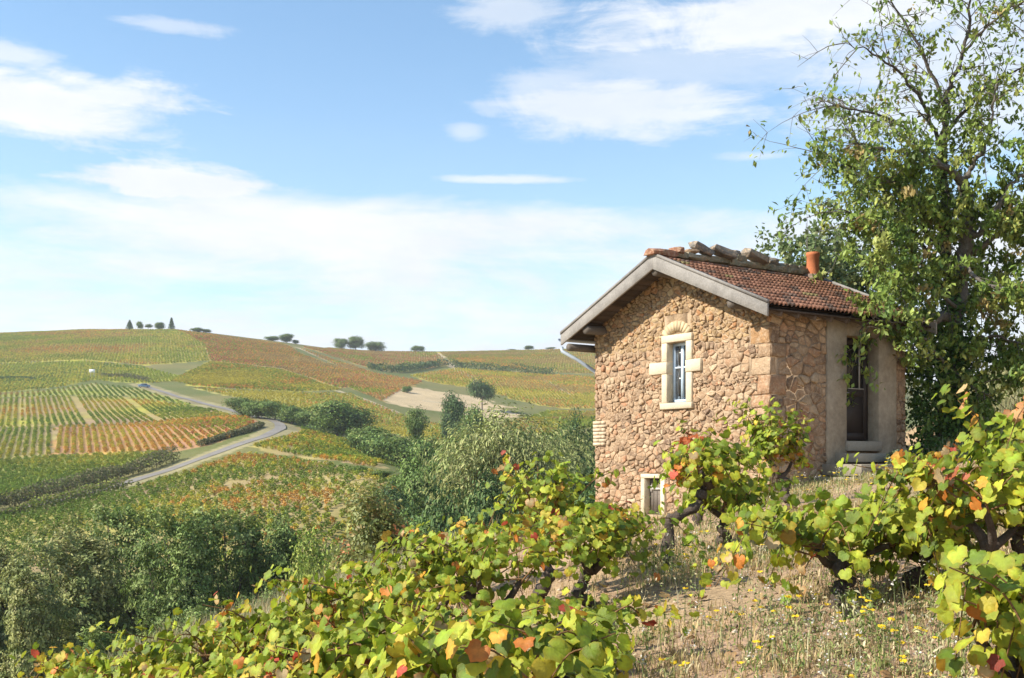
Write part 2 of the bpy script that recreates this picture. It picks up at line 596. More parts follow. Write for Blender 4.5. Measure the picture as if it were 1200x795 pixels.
# fields on the far slopes: outline, two points that give the row direction, row spacing, plant spacing, colours, weights, soil colour
G1, G2, YG, OR, RD, BR = (.160, .235, .030), (.270, .315, .035), (.460, .395, .050), (.540, .285, .055), (.450, .175, .070), (.400, .285, .090)
SOIL, SOILG, DRY = (.33, .22, .145), (.31, .29, .11), (.33, .27, .16)
FIELDS = [
    dict(n='slope below the road', p=[(-40, 672), (-40, 609), (80, 590), (150, 574), (215, 555), (280, 534), (320, 536), (430, 553), (470, 566), (470, 606), (400, 640), (300, 660), (150, 670)], r=((100, 620), (260, 560)), rs=1.75, ps=1.15, c=(G1, G2, YG, OR), w=(.45, .33, .12, .10), s=SOIL, d0=100),
    dict(n='tongue', p=[(330, 509), (345, 500), (400, 515), (450, 531), (490, 546), (440, 549), (330, 531), (292, 524)], r=((300, 527), (470, 545)), rs=1.6, ps=1.1, c=(G1, G2, YG, OR), w=(.25, .40, .30, .05), s=SOIL, d0=120),
    dict(n='green strip', p=[(-40, 592), (-40, 543), (60, 536), (200, 531), (200, 536), (150, 552), (90, 571), (40, 583)], r=((0, 570), (160, 538)), rs=1.6, ps=1.0, c=(G1, G2, YG), w=(.5, .42, .08), s=SOILG, d0=120),
    dict(n='green rows', p=[(-40, 541), (-40, 503), (64, 501), (62, 533)], r=((20, 538), (28, 503)), rs=1.9, ps=.9, c=(G1, G2, YG), w=(.25, .55, .2), s=SOIL, d0=150),
    dict(n='orange rows', p=[(64, 533), (66, 501), (160, 497), (240, 491), (285, 489), (302, 500), (270, 514), (232, 524), (200, 529)], r=((140, 530), (128, 499)), rs=1.9, ps=.9, c=(YG, OR, G2, RD), w=(.33, .42, .19, .06), s=(.34, .18, .12), d0=150),
    dict(n='gapped field', p=[(-40, 501), (-40, 470), (70, 465), (150, 466), (215, 475), (270, 484), (284, 488), (240, 490), (160, 496), (64, 500)], r=((110, 498), (90, 468)), rs=2.1, ps=1.0, c=(G1, G2, YG, OR), w=(.2, .42, .28, .10), s=SOIL, d0=190, gap=(70, 1.7)),
    dict(n='pale rows', p=[(-40, 468), (0, 462), (60, 458), (110, 450), (160, 456), (190, 462), (250, 477), (215, 474), (150, 465), (70, 464)], r=((110, 464), (100, 451)), rs=2.3, ps=1.2, c=(G1, G2, BR), w=(.45, .35, .20), s=SOILG, d0=250),
    dict(n='upper left', p=[(-40, 448), (-40, 428), (100, 424), (165, 430), (225, 445), (170, 450), (110, 446), (60, 455), (-20, 462)], r=((60, 452), (70, 428)), rs=2.4, ps=1.5, c=(G2, YG, G1), w=(.45, .35, .2), s=SOILG, d0=300),
    dict(n='hill left', p=[(-40, 427), (-40, 393), (100, 387), (205, 387), (240, 404), (245, 423), (170, 428), (100, 422)], r=((120, 422), (132, 389)), rs=2.4, ps=1.5, c=(G2, YG, BR, OR), w=(.40, .33, .20, .07), s=SOILG, d0=330),
    dict(n='hill middle', p=[(205, 387), (330, 403), (350, 414), (395, 430), (430, 450), (400, 455), (330, 432), (247, 423), (240, 404)], r=((300, 430), (330, 405)), rs=2.4, ps=1.5, c=(BR, OR, G2, RD), w=(.35, .30, .23, .12), s=(.22, .16, .09), d0=350),
    dict(n='yellow shoulder', p=[(200, 446), (247, 424), (330, 434), (400, 457), (345, 459), (280, 456), (225, 452)], r=((250, 450), (320, 432)), rs=2.4, ps=1.4, c=(YG, G2, OR), w=(.55, .33, .12), s=SOILG, d0=320),
    dict(n='yellow lower', p=[(225, 455), (345, 461), (410, 462), (470, 487), (540, 505), (575, 516), (500, 520), (430, 500), (380, 485), (300, 472)], r=((300, 468), (420, 468)), rs=2.2, ps=1.4, c=(YG, G2, OR, BR), w=(.52, .28, .12, .08), s=SOILG, d0=230),
    dict(n='rust field', p=[(350, 408), (440, 438), (495, 447), (470, 457), (447, 470), (410, 455), (395, 428)], r=((420, 455), (400, 422)), rs=2.4, ps=1.5, c=(BR, RD, OR, G2), w=(.40, .18, .22, .20), s=(.22, .15, .09), d0=380),
    dict(n='far ridge left', p=[(355, 407), (440, 412), (510, 413), (528, 427), (500, 432), (440, 434)], r=((450, 430), (460, 413)), rs=2.8, ps=1.8, c=(BR, RD, G2), w=(.5, .25, .25), s=(.20, .15, .09), d0=450),
    dict(n='far ridge right', p=[(515, 413), (700, 409), (760, 409), (760, 440), (655, 437), (600, 432), (533, 427)], r=((620, 430), (630, 413)), rs=2.8, ps=1.8, c=(BR, G2, OR), w=(.45, .38, .17), s=(.20, .16, .08), d0=450),
    dict(n='under the hedge', p=[(480, 441), (535, 432), (600, 437), (760, 445), (760, 480), (650, 478), (600, 468), (560, 456), (510, 449)], r=((600, 465), (580, 438)), rs=2.6, ps=1.7, c=(YG, G2, OR, BR), w=(.32, .28, .20, .20), s=SOILG, d0=380),
    dict(n='lower right', p=[(585, 500), (640, 482), (760, 484), (760, 500), (700, 500), (640, 512)], r=((620, 500), (700, 488)), rs=2.4, ps=1.6, c=(G2, YG, BR), w=(.45, .3, .25), s=SOILG, d0=260),
]
STRAW = [(447, 472), (455, 462), (487, 455), (530, 460), (575, 470), (605, 487), (570, 490), (520, 484), (480, 478)]
for f in FIELDS:
    f['w_poly'] = world_poly(f['p'], f['d0'])
STRAW_W = world_poly(STRAW, 300)

ROAD_PX = [(-60, 614), (40, 594), (100, 579), (150, 566), (205, 549), (250, 533), (290, 518), (316, 509), (328, 503), (325, 496), (308, 490), (280, 484), (245, 475), (215, 467), (192, 460), (176, 455), (163, 451)]
ROAD_W = [hit(a, b, 105) for a, b in ROAD_PX]


def smooth_line(pts, n=12):
    pts = np.asarray(pts, float)
    P = np.vstack([2 * pts[0] - pts[1], pts, 2 * pts[-1] - pts[-2]])
    out = []
    for i in range(1, len(P) - 2):
        for k in range(n):
            t = k / n
            out.append(0.5 * ((2 * P[i]) + (-P[i - 1] + P[i + 1]) * t + (2 * P[i - 1] - 5 * P[i] + 4 * P[i + 1] - P[i + 2]) * t * t + (-P[i - 1] + 3 * P[i] - 3 * P[i + 1] + P[i + 2]) * t ** 3))
    out.append(P[-2])
    return np.array(out)


ROAD_L = smooth_line(ROAD_W)


def seg_dist(x, y, line):
    best = np.full(np.shape(x), 1e9)
    for i in range(len(line) - 1):
        ax, ay = line[i]
        bx, by = line[i + 1]
        dx, dy = bx - ax, by - ay
        t = np.clip(((x - ax) * dx + (y - ay) * dy) / (dx * dx + dy * dy + 1e-9), 0, 1)
        best = np.minimum(best, np.hypot(x - ax - t * dx, y - ay - t * dy))
    return best


TRACKS = [[hit(a, b, 300) for a, b in l] for l in ([(512, 414), (520, 421), (530, 430), (545, 438), (562, 450)], [(610, 438), (640, 447), (668, 462)], [(350, 408), (400, 428), (445, 447)], [(395, 458), (450, 478), (470, 486)], [(600, 486), (560, 478), (500, 470)])]


def build_ground():
    fine = np.arange(-36, 36.01, 0.17)
    ang = np.radians(np.concatenate([np.arange(-180, -36, 4.0), fine, np.arange(40, 180, 4.0)]))
    rad = np.concatenate([np.geomspace(0.4, 30, 190), np.geomspace(30, 95, 60)[1:], np.geomspace(95, 950, 280)[1:], np.geomspace(950, 3500, 25)[1:]])
    A, R = np.meshgrid(ang, rad)
    X, Y = np.sin(A) * R, np.cos(A) * R
    Z = height(X, Y)
    x, y, z = X.ravel(), Y.ravel(), Z.ravel()
    r = R.ravel()
    n1, n2, n3 = fbm(x / 25, y / 25, 31, 3), fbm(x / 6, y / 6, 37, 3), fbm(x * 0.7, y * 0.7, 41, 4)
    dry = np.array([.36, .265, .14]); green = np.array([.115, .135, .040]); soil = np.array([.39, .26, .165])
    k = np.clip((n1 - .5) * 2.2 + .5, 0, 1)[:, None]
    c = green * k + np.array([.19, .17, .065]) * (1 - k)
    near = (1 - sstep(r, 28, 45))[:, None]
    k = np.clip((n3 - .5) * 3.0 + .60, 0, 1)[:, None]
    c = c * (1 - near) + near * (soil * k + dry * (1 - k))
    far = (r > 95) & (y > 0)
    idx = np.nonzero(far)[0]
    xf, yf = x[idx], y[idx]
    jx, jy = 7 * (fbm(xf / 7, yf / 7, 71, 3) - .5), 7 * (fbm(xf / 7, yf / 7, 73, 3) - .5)
    for f in FIELDS:
        m = in_poly(xf + jx, yf + jy, f['w_poly'])
        s = np.array(f['s'])
        pl = sum(np.array(a) * b for a, b in zip(f['c'], f['w']))
        v = (0.75 + 0.5 * n2[idx][m])[:, None]
        kk = np.clip((n1[idx][m] - .5) * 1.6 + .55, .1, .9)[:, None]
        fk = 0.45 if f['rs'] > 2.35 else 1.0
        kk = kk * fk
        c[idx[m]] = (s * kk + pl * 1.1 * (1 - kk)) * v
    m = in_poly(xf + jx * 2.5, yf + jy * 2.5, STRAW_W)
    c[idx[m]] = np.array([.47, .36, .21]) * (0.8 + 0.4 * n2[idx][m])[:, None]
    for tr in TRACKS:
        m = (seg_dist(xf, yf, tr) < 1.6) & (n2[idx] > .25)
        c[idx[m]] = np.array([.42, .34, .22])
    rd = seg_dist(xf, yf, ROAD_L[::3])
    m = rd < 3.4
    c[idx[m]] = np.array([.27, .235, .12]) * (0.7 + 0.6 * n2[idx][m])[:, None]
    na, nr = len(ang), len(rad)
    i = np.arange(nr - 1)[:, None] * na
    j = np.arange(na)[None, :]
    j2 = (j + 1) % na
    q = np.stack([i + j, i + j2, i + na + j2, i + na + j], -1).reshape(-1, 4)[:, ::-1]
    v = np.c_[x, y, z]
    v = np.vstack([v, [0, 0, gz(0, 0)]])
    c = np.vstack([c, soil])
    ctr = len(v) - 1
    fan = np.c_[np.arange(na), np.full(na, ctr), (np.arange(na) + 1) % na][:, ::-1]
    fan = fan[:, [0, 2, 1]][:, ::-1]
    me = mesh_np('ground', v, [q, fan[:, ::-1]], c, smooth=True)
    o = link('ground', me, None, M['ground'])
    tag(o, 'vine covered hillside sloping down to a wooded valley', 'ground', kind='structure')
    return o


build_ground()


def build_road():
    line = smooth_line(ROAD_L, 4)
    t = np.gradient(line, axis=0)
    t /= np.linalg.norm(t, axis=1)[:, None]
    nrm = np.c_[-t[:, 1], t[:, 0]]
    offs = np.array([-1.1, -0.55, 0, 0.55, 1.1])
    P = line[:, None, :] + offs[None, :, None] * nrm[:, None, :]
    zc = height(line[:, 0], line[:, 1])
    zz = height(P[..., 0], P[..., 1])
    zr = np.maximum(zz, zc[:, None]) + 0.07
    v = np.c_[P.reshape(-1, 2), zr.ravel()]
    n, m = len(line), len(offs)
    i = np.arange(n - 1)[:, None] * m
    j = np.arange(m - 1)[None, :]
    q = np.stack([i + j, i + j + 1, i + m + j + 1, i + m + j], -1).reshape(-1, 4)[:, ::-1]
    c = np.tile(np.array([.22, .20, .175]), (len(v), 1)) * (0.9 + 0.2 * fbm(v[:, 0] / 4, v[:, 1] / 4, 3, 2))[:, None]
    o = link('road', mesh_np('road', v, q, c, True), None, M['road'])
    tag(o, 'narrow grey lane winding up between the vineyards', 'road', kind='structure')


build_road()

# ------------------------------------------------------------------ leaf cards
def unit(v):
    return v / (np.linalg.norm(v, axis=-1, keepdims=True) + 1e-9)


def cards(c, size, rng, nbias=(0, 0, 0.6), axis=None, aspect=0.6, fold=0.18, nz=0.6):
    """folded leaf faces: (n,4) verts each -> verts (4n,3), tris (2n,3)"""
    n = len(c)
    size = np.broadcast_to(np.asarray(size, float), (n,))[:, None]
    nb = np.asarray(nbias, float)
    nrm = unit(rng.normal(size=(n, 3)) * nz + nb)
    ax = rng.normal(size=(n, 3)) if axis is None else axis + rng.normal(size=(n, 3)) * 0.35
    ax = unit(ax - nrm * np.sum(ax * nrm, 1, keepdims=True))
    sd = np.cross(nrm, ax)
    base = c - ax * size * 0.5
    tip = c + ax * size * 0.5
    mid = c + ax * size * 0.02 + nrm * size * fold
    l, r = mid + sd * size * aspect * 0.5, mid - sd * size * aspect * 0.5
    v = np.stack([base, l, tip, r], 1).reshape(-1, 3)
    i = np.arange(n)[:, None] * 4
    f = np.concatenate([i + [0, 1, 2], i + [0, 2, 3]], 0)
    return v, f


def pick_cols(n, pal, w, rng, var=0.25):
    w = np.asarray(w, float)
    k = rng.choice(len(pal), n, p=w / w.sum())
    c = np.asarray(pal)[k]
    return c * (1 + var * rng.normal(size=(n, 1)) * 0.6).clip(0.4, 1.8)


# ------------------------------------------------------------------ vineyards on the far slopes
def bush_mesh(name, seed, n=46, w=0.42, h=0.75, ls=0.26, row=0.0):
    rng = np.random.default_rng(seed)
    c = rng.normal(size=(n, 3))
    c = unit(c) * rng.uniform(0.45, 1, (n, 1))
    c *= [w, w, h * 0.5]
    c[:, 2] += h * 0.58
    if row:
        c[:, 0] += rng.uniform(-row / 2, row / 2, n)
    v, f = cards(c, ls * rng.uniform(0.7, 1.3, n), rng)
    k = np.repeat((0.7 + 0.6 * rng.random((n, 1))), 4, 0) * np.ones((1, 3))
    mb = MB()
    mb.add(v, [f], k)
    mb.tube([(0, 0, -0.15), (0.03, 0, 0.3)], 0.04, 4, (.7, .5, .5))
    return mb.mesh(name)


def plant_fields():
    rng = np.random.default_rng(5)
    near_pts, far_pts = [], []
    for fi, f in enumerate(FIELDS):
        P = np.array(f['w_poly'])
        a, b = np.array(hit(*f['r'][0], f['d0'])), np.array(hit(*f['r'][1], f['d0']))
        dr = (b - a) / np.linalg.norm(b - a)
        pr = np.array([-dr[1], dr[0]])
        u, v = P @ dr, P @ pr
        far = f['rs'] > 2.35
        ks = 0.72 if not far else 0.55
        uu = np.arange(u.min(), u.max(), f['ps'] * ks)
        vv = np.arange(v.min(), v.max(), f['rs'] * ks)
        if len(uu) * len(vv) > 400000:
            print('field too large', f['n'], len(uu), len(vv))
        U, V = np.meshgrid(uu, vv)
        U = U.ravel() + rng.normal(size=U.size) * f['ps'] * 0.2
        V = V.ravel() + rng.normal(size=V.size) * f['rs'] * (0.06 if not far else 0.09)
        if f.get('gap'):
            m = (np.mod(V, f['gap'][0] / 4.5) > f['gap'][1] * 0.8)
            U, V = U[m], V[m]
        xy = U[:, None] * dr + V[:, None] * pr
        m = in_poly(xy[:, 0], xy[:, 1], P) & (seg_dist(xy[:, 0], xy[:, 1], ROAD_L[::4]) > 4.5)
        xy = xy[m]
        pxx = 600 + FPX * xy[:, 0] / xy[:, 1]
        xy = xy[(pxx > -90) & (pxx < 770)]
        n = len(xy)
        if not n:
            continue
        miss = fbm(xy[:, 0] / 9, xy[:, 1] / 9, 60 + fi, 3)
        keep = rng.random(n) < (0.97 - 0.75 * sstep(miss, .64, .85) * (f['s'] == SOIL))
        xy = xy[keep]
        n = len(xy)
        patch = fbm(xy[:, 0] / 28, xy[:, 1] / 28, 90 + fi, 3)
        order = np.argsort(np.argsort(patch + rng.normal(size=n) * 0.09)) / max(1, n - 1)
        cw = np.cumsum(np.array(f['w']) / sum(f['w']))
        k = np.minimum(np.searchsorted(cw, order), len(f['c']) - 1)
        col = np.array(f['c'])[k] * (0.75 + 0.5 * rng.random((n, 1)))
        rowang = math.atan2(dr[1], dr[0])
        z = height(xy[:, 0], xy[:, 1])
        d = dict(p=np.c_[xy, z], c=col, a=np.full(n, rowang) if far else rng.uniform(0, 6.28, n), s=rng.uniform(.8, 1.25, n) * (0.80 if not far else 0.68))
        (far_pts if far else near_pts).append(d)

    def cat(l):
        return {k: np.concatenate([e[k] for e in l]) for k in l[0]}
    N, Fp = cat(near_pts), cat(far_pts)
    # the plants that show largest stand as single vines
    dist = N['p'][:, 1]
    vis = (600 + FPX * N['p'][:, 0] / dist > 5) & (HZ - FPX * N['p'][:, 2] / dist < 636)
    order = np.argsort(np.where(vis, dist, 1e9))[:235]
    meshes = [bush_mesh('field_vine_%s' % w, 100 + i, 60) for i, w in enumerate(('round', 'low', 'loose', 'full', 'uneven'))]
    for i in order:
        o = bpy.data.objects.new('field_vine', meshes[int(rng.integers(5))])
        if not o.data.materials:
            o.data.materials.append(M['bush_obj'])
        o.location = N['p'][i]
        o.rotation_euler = (0, 0, N['a'][i])
        s = N['s'][i]
        o.scale = (s, s, s)
        o.color = (*N['c'][i], 1)
        COL.objects.link(o)
        tag(o, 'low bush vine on the lower edge of the slope below the lane', 'vine', 'bush vines along the lower edge of the slope below the lane')
    rest = np.ones(len(dist), bool)
    rest[order] = False
    N = {k: v[rest] for k, v in N.items()}
    print('field vines', len(N['p']), len(Fp['p']))

    src = bpy.data.collections.new('vine_sources')
    nb = [bush_mesh('vine_bush_%s' % w, 200 + i) for i, w in enumerate(('round', 'low', 'loose', 'full'))]
    rb = [bush_mesh('vine_row_%s' % w, 300 + i, 26, 0.40, 0.85, 0.5, 1.8) for i, w in enumerate(('short', 'even', 'ragged'))]

    def scatter(name, D, ms, label, cat_):
        c = bpy.data.collections.new(name + '_sources')
        for i, me in enumerate(ms):
            me.materials.append(M['bush'])
            c.objects.link(bpy.data.objects.new('vine_source', me))
        me = bpy.data.meshes.new(name)
        n = len(D['p'])
        me.vertices.add(n)
        me.vertices.foreach_set('co', D['p'].astype(np.float32).ravel())
        a = me.attributes.new('icol', 'FLOAT_COLOR', 'POINT')
        a.data.foreach_set('color', np.c_[D['c'], np.ones(n)].astype(np.float32).ravel())
        a = me.attributes.new('rot', 'FLOAT', 'POINT')
        a.data.foreach_set('value', D['a'].astype(np.float32))
        a = me.attributes.new('size', 'FLOAT', 'POINT')
        a.data.foreach_set('value', D['s'].astype(np.float32))
        me.materials.append(M['bush'])
        o = link(name, me)
        ng = bpy.data.node_groups.new(name, 'GeometryNodeTree')
        ng.interface.new_socket('Geometry', in_out='INPUT', socket_type='NodeSocketGeometry')
        ng.interface.new_socket('Geometry', in_out='OUTPUT', socket_type='NodeSocketGeometry')
        G, L = ng.nodes, ng.links
        gi, go = G.new('NodeGroupInput'), G.new('NodeGroupOutput')
        iop = G.new('GeometryNodeInstanceOnPoints')
        ci = G.new('GeometryNodeCollectionInfo')
        ci.inputs['Collection'].default_value = c
        ci.inputs['Separate Children'].default_value = True
        ci.inputs['Reset Children'].default_value = True
        rv = G.new('FunctionNodeRandomValue')
        rv.data_type = 'INT'
        rv.inputs['Min'].default_value = 0 if 'Min' in rv.inputs else 0
        for sct in rv.inputs:
            if sct.type == 'INT' and sct.name == 'Max':
                sct.default_value = len(ms) - 1
        ra, sa = G.new('GeometryNodeInputNamedAttribute'), G.new('GeometryNodeInputNamedAttribute')
        ra.data_type = sa.data_type = 'FLOAT'
        ra.inputs['Name'].default_value = 'rot'
        sa.inputs['Name'].default_value = 'size'
        cx = G.new('ShaderNodeCombineXYZ')
        L.new(ra.outputs[0], cx.inputs['Z'])
        L.new(gi.outputs[0], iop.inputs['Points'])
        L.new(ci.outputs[0], iop.inputs['Instance'])
        iop.inputs['Pick Instance'].default_value = True
        for so in rv.outputs:
            if so.type == 'INT':
                L.new(so, iop.inputs['Instance Index'])
        L.new(cx.outputs[0], iop.inputs['Rotation'])
        L.new(sa.outputs[0], iop.inputs['Scale'])
        L.new(iop.outputs[0], go.inputs[0])
        md = o.modifiers.new('scatter', 'NODES')
        md.node_group = ng
        tag(o, label, cat_, kind='stuff')
    scatter('vineyard_plants', N, nb, 'rows of small bush vines covering the fields beside the lane', 'vineyard')
    scatter('vineyard_rows', Fp, rb, 'distant vine rows in green and rust covering the far hill', 'vineyard')


plant_fields()

# ------------------------------------------------------------------ the stone hut
HW, HL = 4.59, 3.65                      # gable width, side length
CX, CY = 4.29, 18.5                      # near corner
HROT = math.atan2(0.569, 0.822)
HB = -1.75                               # base of the walls
PEAK, SLOPE, MID = 3.74, 0.431, HW / 2   # roof surface at the ridge, fall per metre, ridge position
GOV, EOV = 0.5, 0.42                     # gable and eaves overhang


def hl(t, s, z):
    """house coordinates: t along the door side, s along the gable, z above eye level -> local point"""
    return (t, s, z - HB)


def wall_top(s):
    return PEAK - 0.20 - SLOPE * abs(s - MID)


def clip_half(poly, n, c):
    """keep the part of the polygon where n.p <= c"""
    out = []
    m = len(poly)
    for i in range(m):
        a, b = poly[i], poly[(i + 1) % m]
        da, db = n[0] * a[0] + n[1] * a[1] - c, n[0] * b[0] + n[1] * b[1] - c
        if da <= 0:
            out.append(a)
        if (da < 0 < db) or (db < 0 < da):
            t = da / (da - db)
            out.append((a[0] + (b[0] - a[0]) * t, a[1] + (b[1] - a[1]) * t))
    return out


def area(p):
    return 0.5 * sum(p[i][0] * p[(i + 1) % len(p)][1] - p[(i + 1) % len(p)][0] * p[i][1] for i in range(len(p)))


def rubble(outline, rects, rng, rowh=(0.045, 0.15), aspect=(0.8, 2.7)):
    """irregular coursed rubble: polygons of stones in wall coordinates"""
    xs, zs = [p[0] for p in outline], [p[1] for p in outline]
    x0, x1, z0, z1 = min(xs), max(xs), min(zs), max(zs)
    pts = []
    z = z0 - 0.1
    while z < z1 + 0.2:
        h = rng.uniform(*rowh)
        x = x0 - 0.2 + rng.uniform(0, 0.2)
        while x < x1 + 0.2:
            w = h * rng.uniform(*aspect)
            if rng.random() < 0.28:      # two small stones on top of each other
                pts.append((x + w * .45, z + h * .22, h * .0))
                pts.append((x + w * .55, z + h * .75, h * .0))
            else:
                pts.append((x + w / 2 + rng.normal() * w * .12, z + h / 2 + rng.normal() * h * .20, 0))
            x += w
        z += h
    P = np.array(pts)[:, :2]
    sc = np.array([1.0, 1.28])
    out = []
    for i, p in enumerate(P):
        d = np.hypot(*((P - p) * sc).T)
        nb = np.argsort(d)[1:18]
        poly = [(p[0] - .4, p[1] - .4), (p[0] + .4, p[1] - .4), (p[0] + .4, p[1] + .4), (p[0] - .4, p[1] + .4)]
        for j in nb:
            q = P[j]
            n = (q - p) * sc * sc
            c = float(n @ ((p + q) / 2))
            poly = clip_half(poly, n, c)
            if len(poly) < 3:
                break
        m = len(outline)
        for k in range(m):                # convex outline, counter-clockwise
            a, b = outline[k], outline[(k + 1) % m]
            n = (b[1] - a[1], -(b[0] - a[0]))
            if len(poly) >= 3:
                poly = clip_half(poly, n, n[0] * a[0] + n[1] * a[1])
        for (rx0, rx1, rz0, rz1) in rects:
            if len(poly) < 3:
                break
            bx0, bx1 = min(q[0] for q in poly), max(q[0] for q in poly)
            bz0, bz1 = min(q[1] for q in poly), max(q[1] for q in poly)
            if bx1 <= rx0 or bx0 >= rx1 or bz1 <= rz0 or bz0 >= rz1:
                continue
            opts = [clip_half(poly, (1, 0), rx0), clip_half(poly, (-1, 0), -rx1), clip_half(poly, (0, 1), rz0), clip_half(poly, (0, -1), -rz1)]
            poly = max(opts, key=lambda q: area(q) if len(q) > 2 else 0)
        if len(poly) >= 3 and area(poly) > 0.0022:
            out.append(poly)
    return out


def stone_mesh(poly, fn, rng, joint=0.008, proud=0.034, name='stone'):
    """one rough stone standing proud of the wall; fn(r,p,q): r outwards"""
    p = np.array(poly)
    # resample the outline and roughen it
    q = []
    for i in range(len(p)):
        a, b = p[i], p[(i + 1) % len(p)]
        l = np.hypot(*(b - a))
        k = max(1, int(l / 0.07))
        for j in range(k):
            q.append(a + (b - a) * j / k)
    q = np.array(q)
    c = q.mean(0)
    rel = q - c
    rr = np.hypot(*rel.T)[:, None] + 1e-6
    j = joint * rng.uniform(0.5, 1.7, (len(q), 1))
    o0 = c + rel * np.maximum(0.5, (rr - j) / rr)
    # cut the corners a little
    o0 = 0.9 * o0 + 0.05 * (np.roll(o0, 1, 0) + np.roll(o0, -1, 0)) + rng.normal(size=o0.shape) * 0.004
    o1 = c + (o0 - c) * (0.91 + 0.07 * rng.random((len(q), 1)))
    n = len(q)
    size = math.sqrt(abs(area(poly)))
    pr = proud * rng.uniform(0.1, 1.1) ** 1.8
    tilt = rng.normal(size=2) * 0.07
    def hgt(pt, base, amp):
        return base + (pt - c) @ tilt * 1.0 + rng.normal(size=len(pt)) * amp
    h1 = np.maximum(hgt(o1, pr, 0.006), 0.004)
    mid = c + (o1 - c) * 0.5
    h2 = np.maximum(hgt(mid, pr, 0.006), 0.003)
    v = [fn(-0.03, *a) for a in o0] + [fn(max(0.001, h * .55), *a) for a, h in zip(o0, h1)] + [fn(h, *a) for a, h in zip(o1, h1)] + [fn(h, *a) for a, h in zip(mid, h2)] + [fn(float(h2.mean()), *c)]
    i = np.arange(n)
    i2 = (i + 1) % n
    quads = np.concatenate([np.stack([i + k * n, i2 + k * n, i2 + (k + 1) * n, i + (k + 1) * n], 1) for k in range(3)])
    fan = np.stack([i + 3 * n, i2 + 3 * n, np.full(n, 4 * n)], 1)
    return np.array(v), quads, fan, size


STONE_PAL = [(.40, .265, .16), (.44, .31, .195), (.33, .215, .13), (.42, .25, .145), (.27, .18, .115), (.50, .375, .245), (.41, .215, .12), (.21, .14, .095)]
STONE_W = [.22, .2, .15, .13, .1, .1, .05, .05]


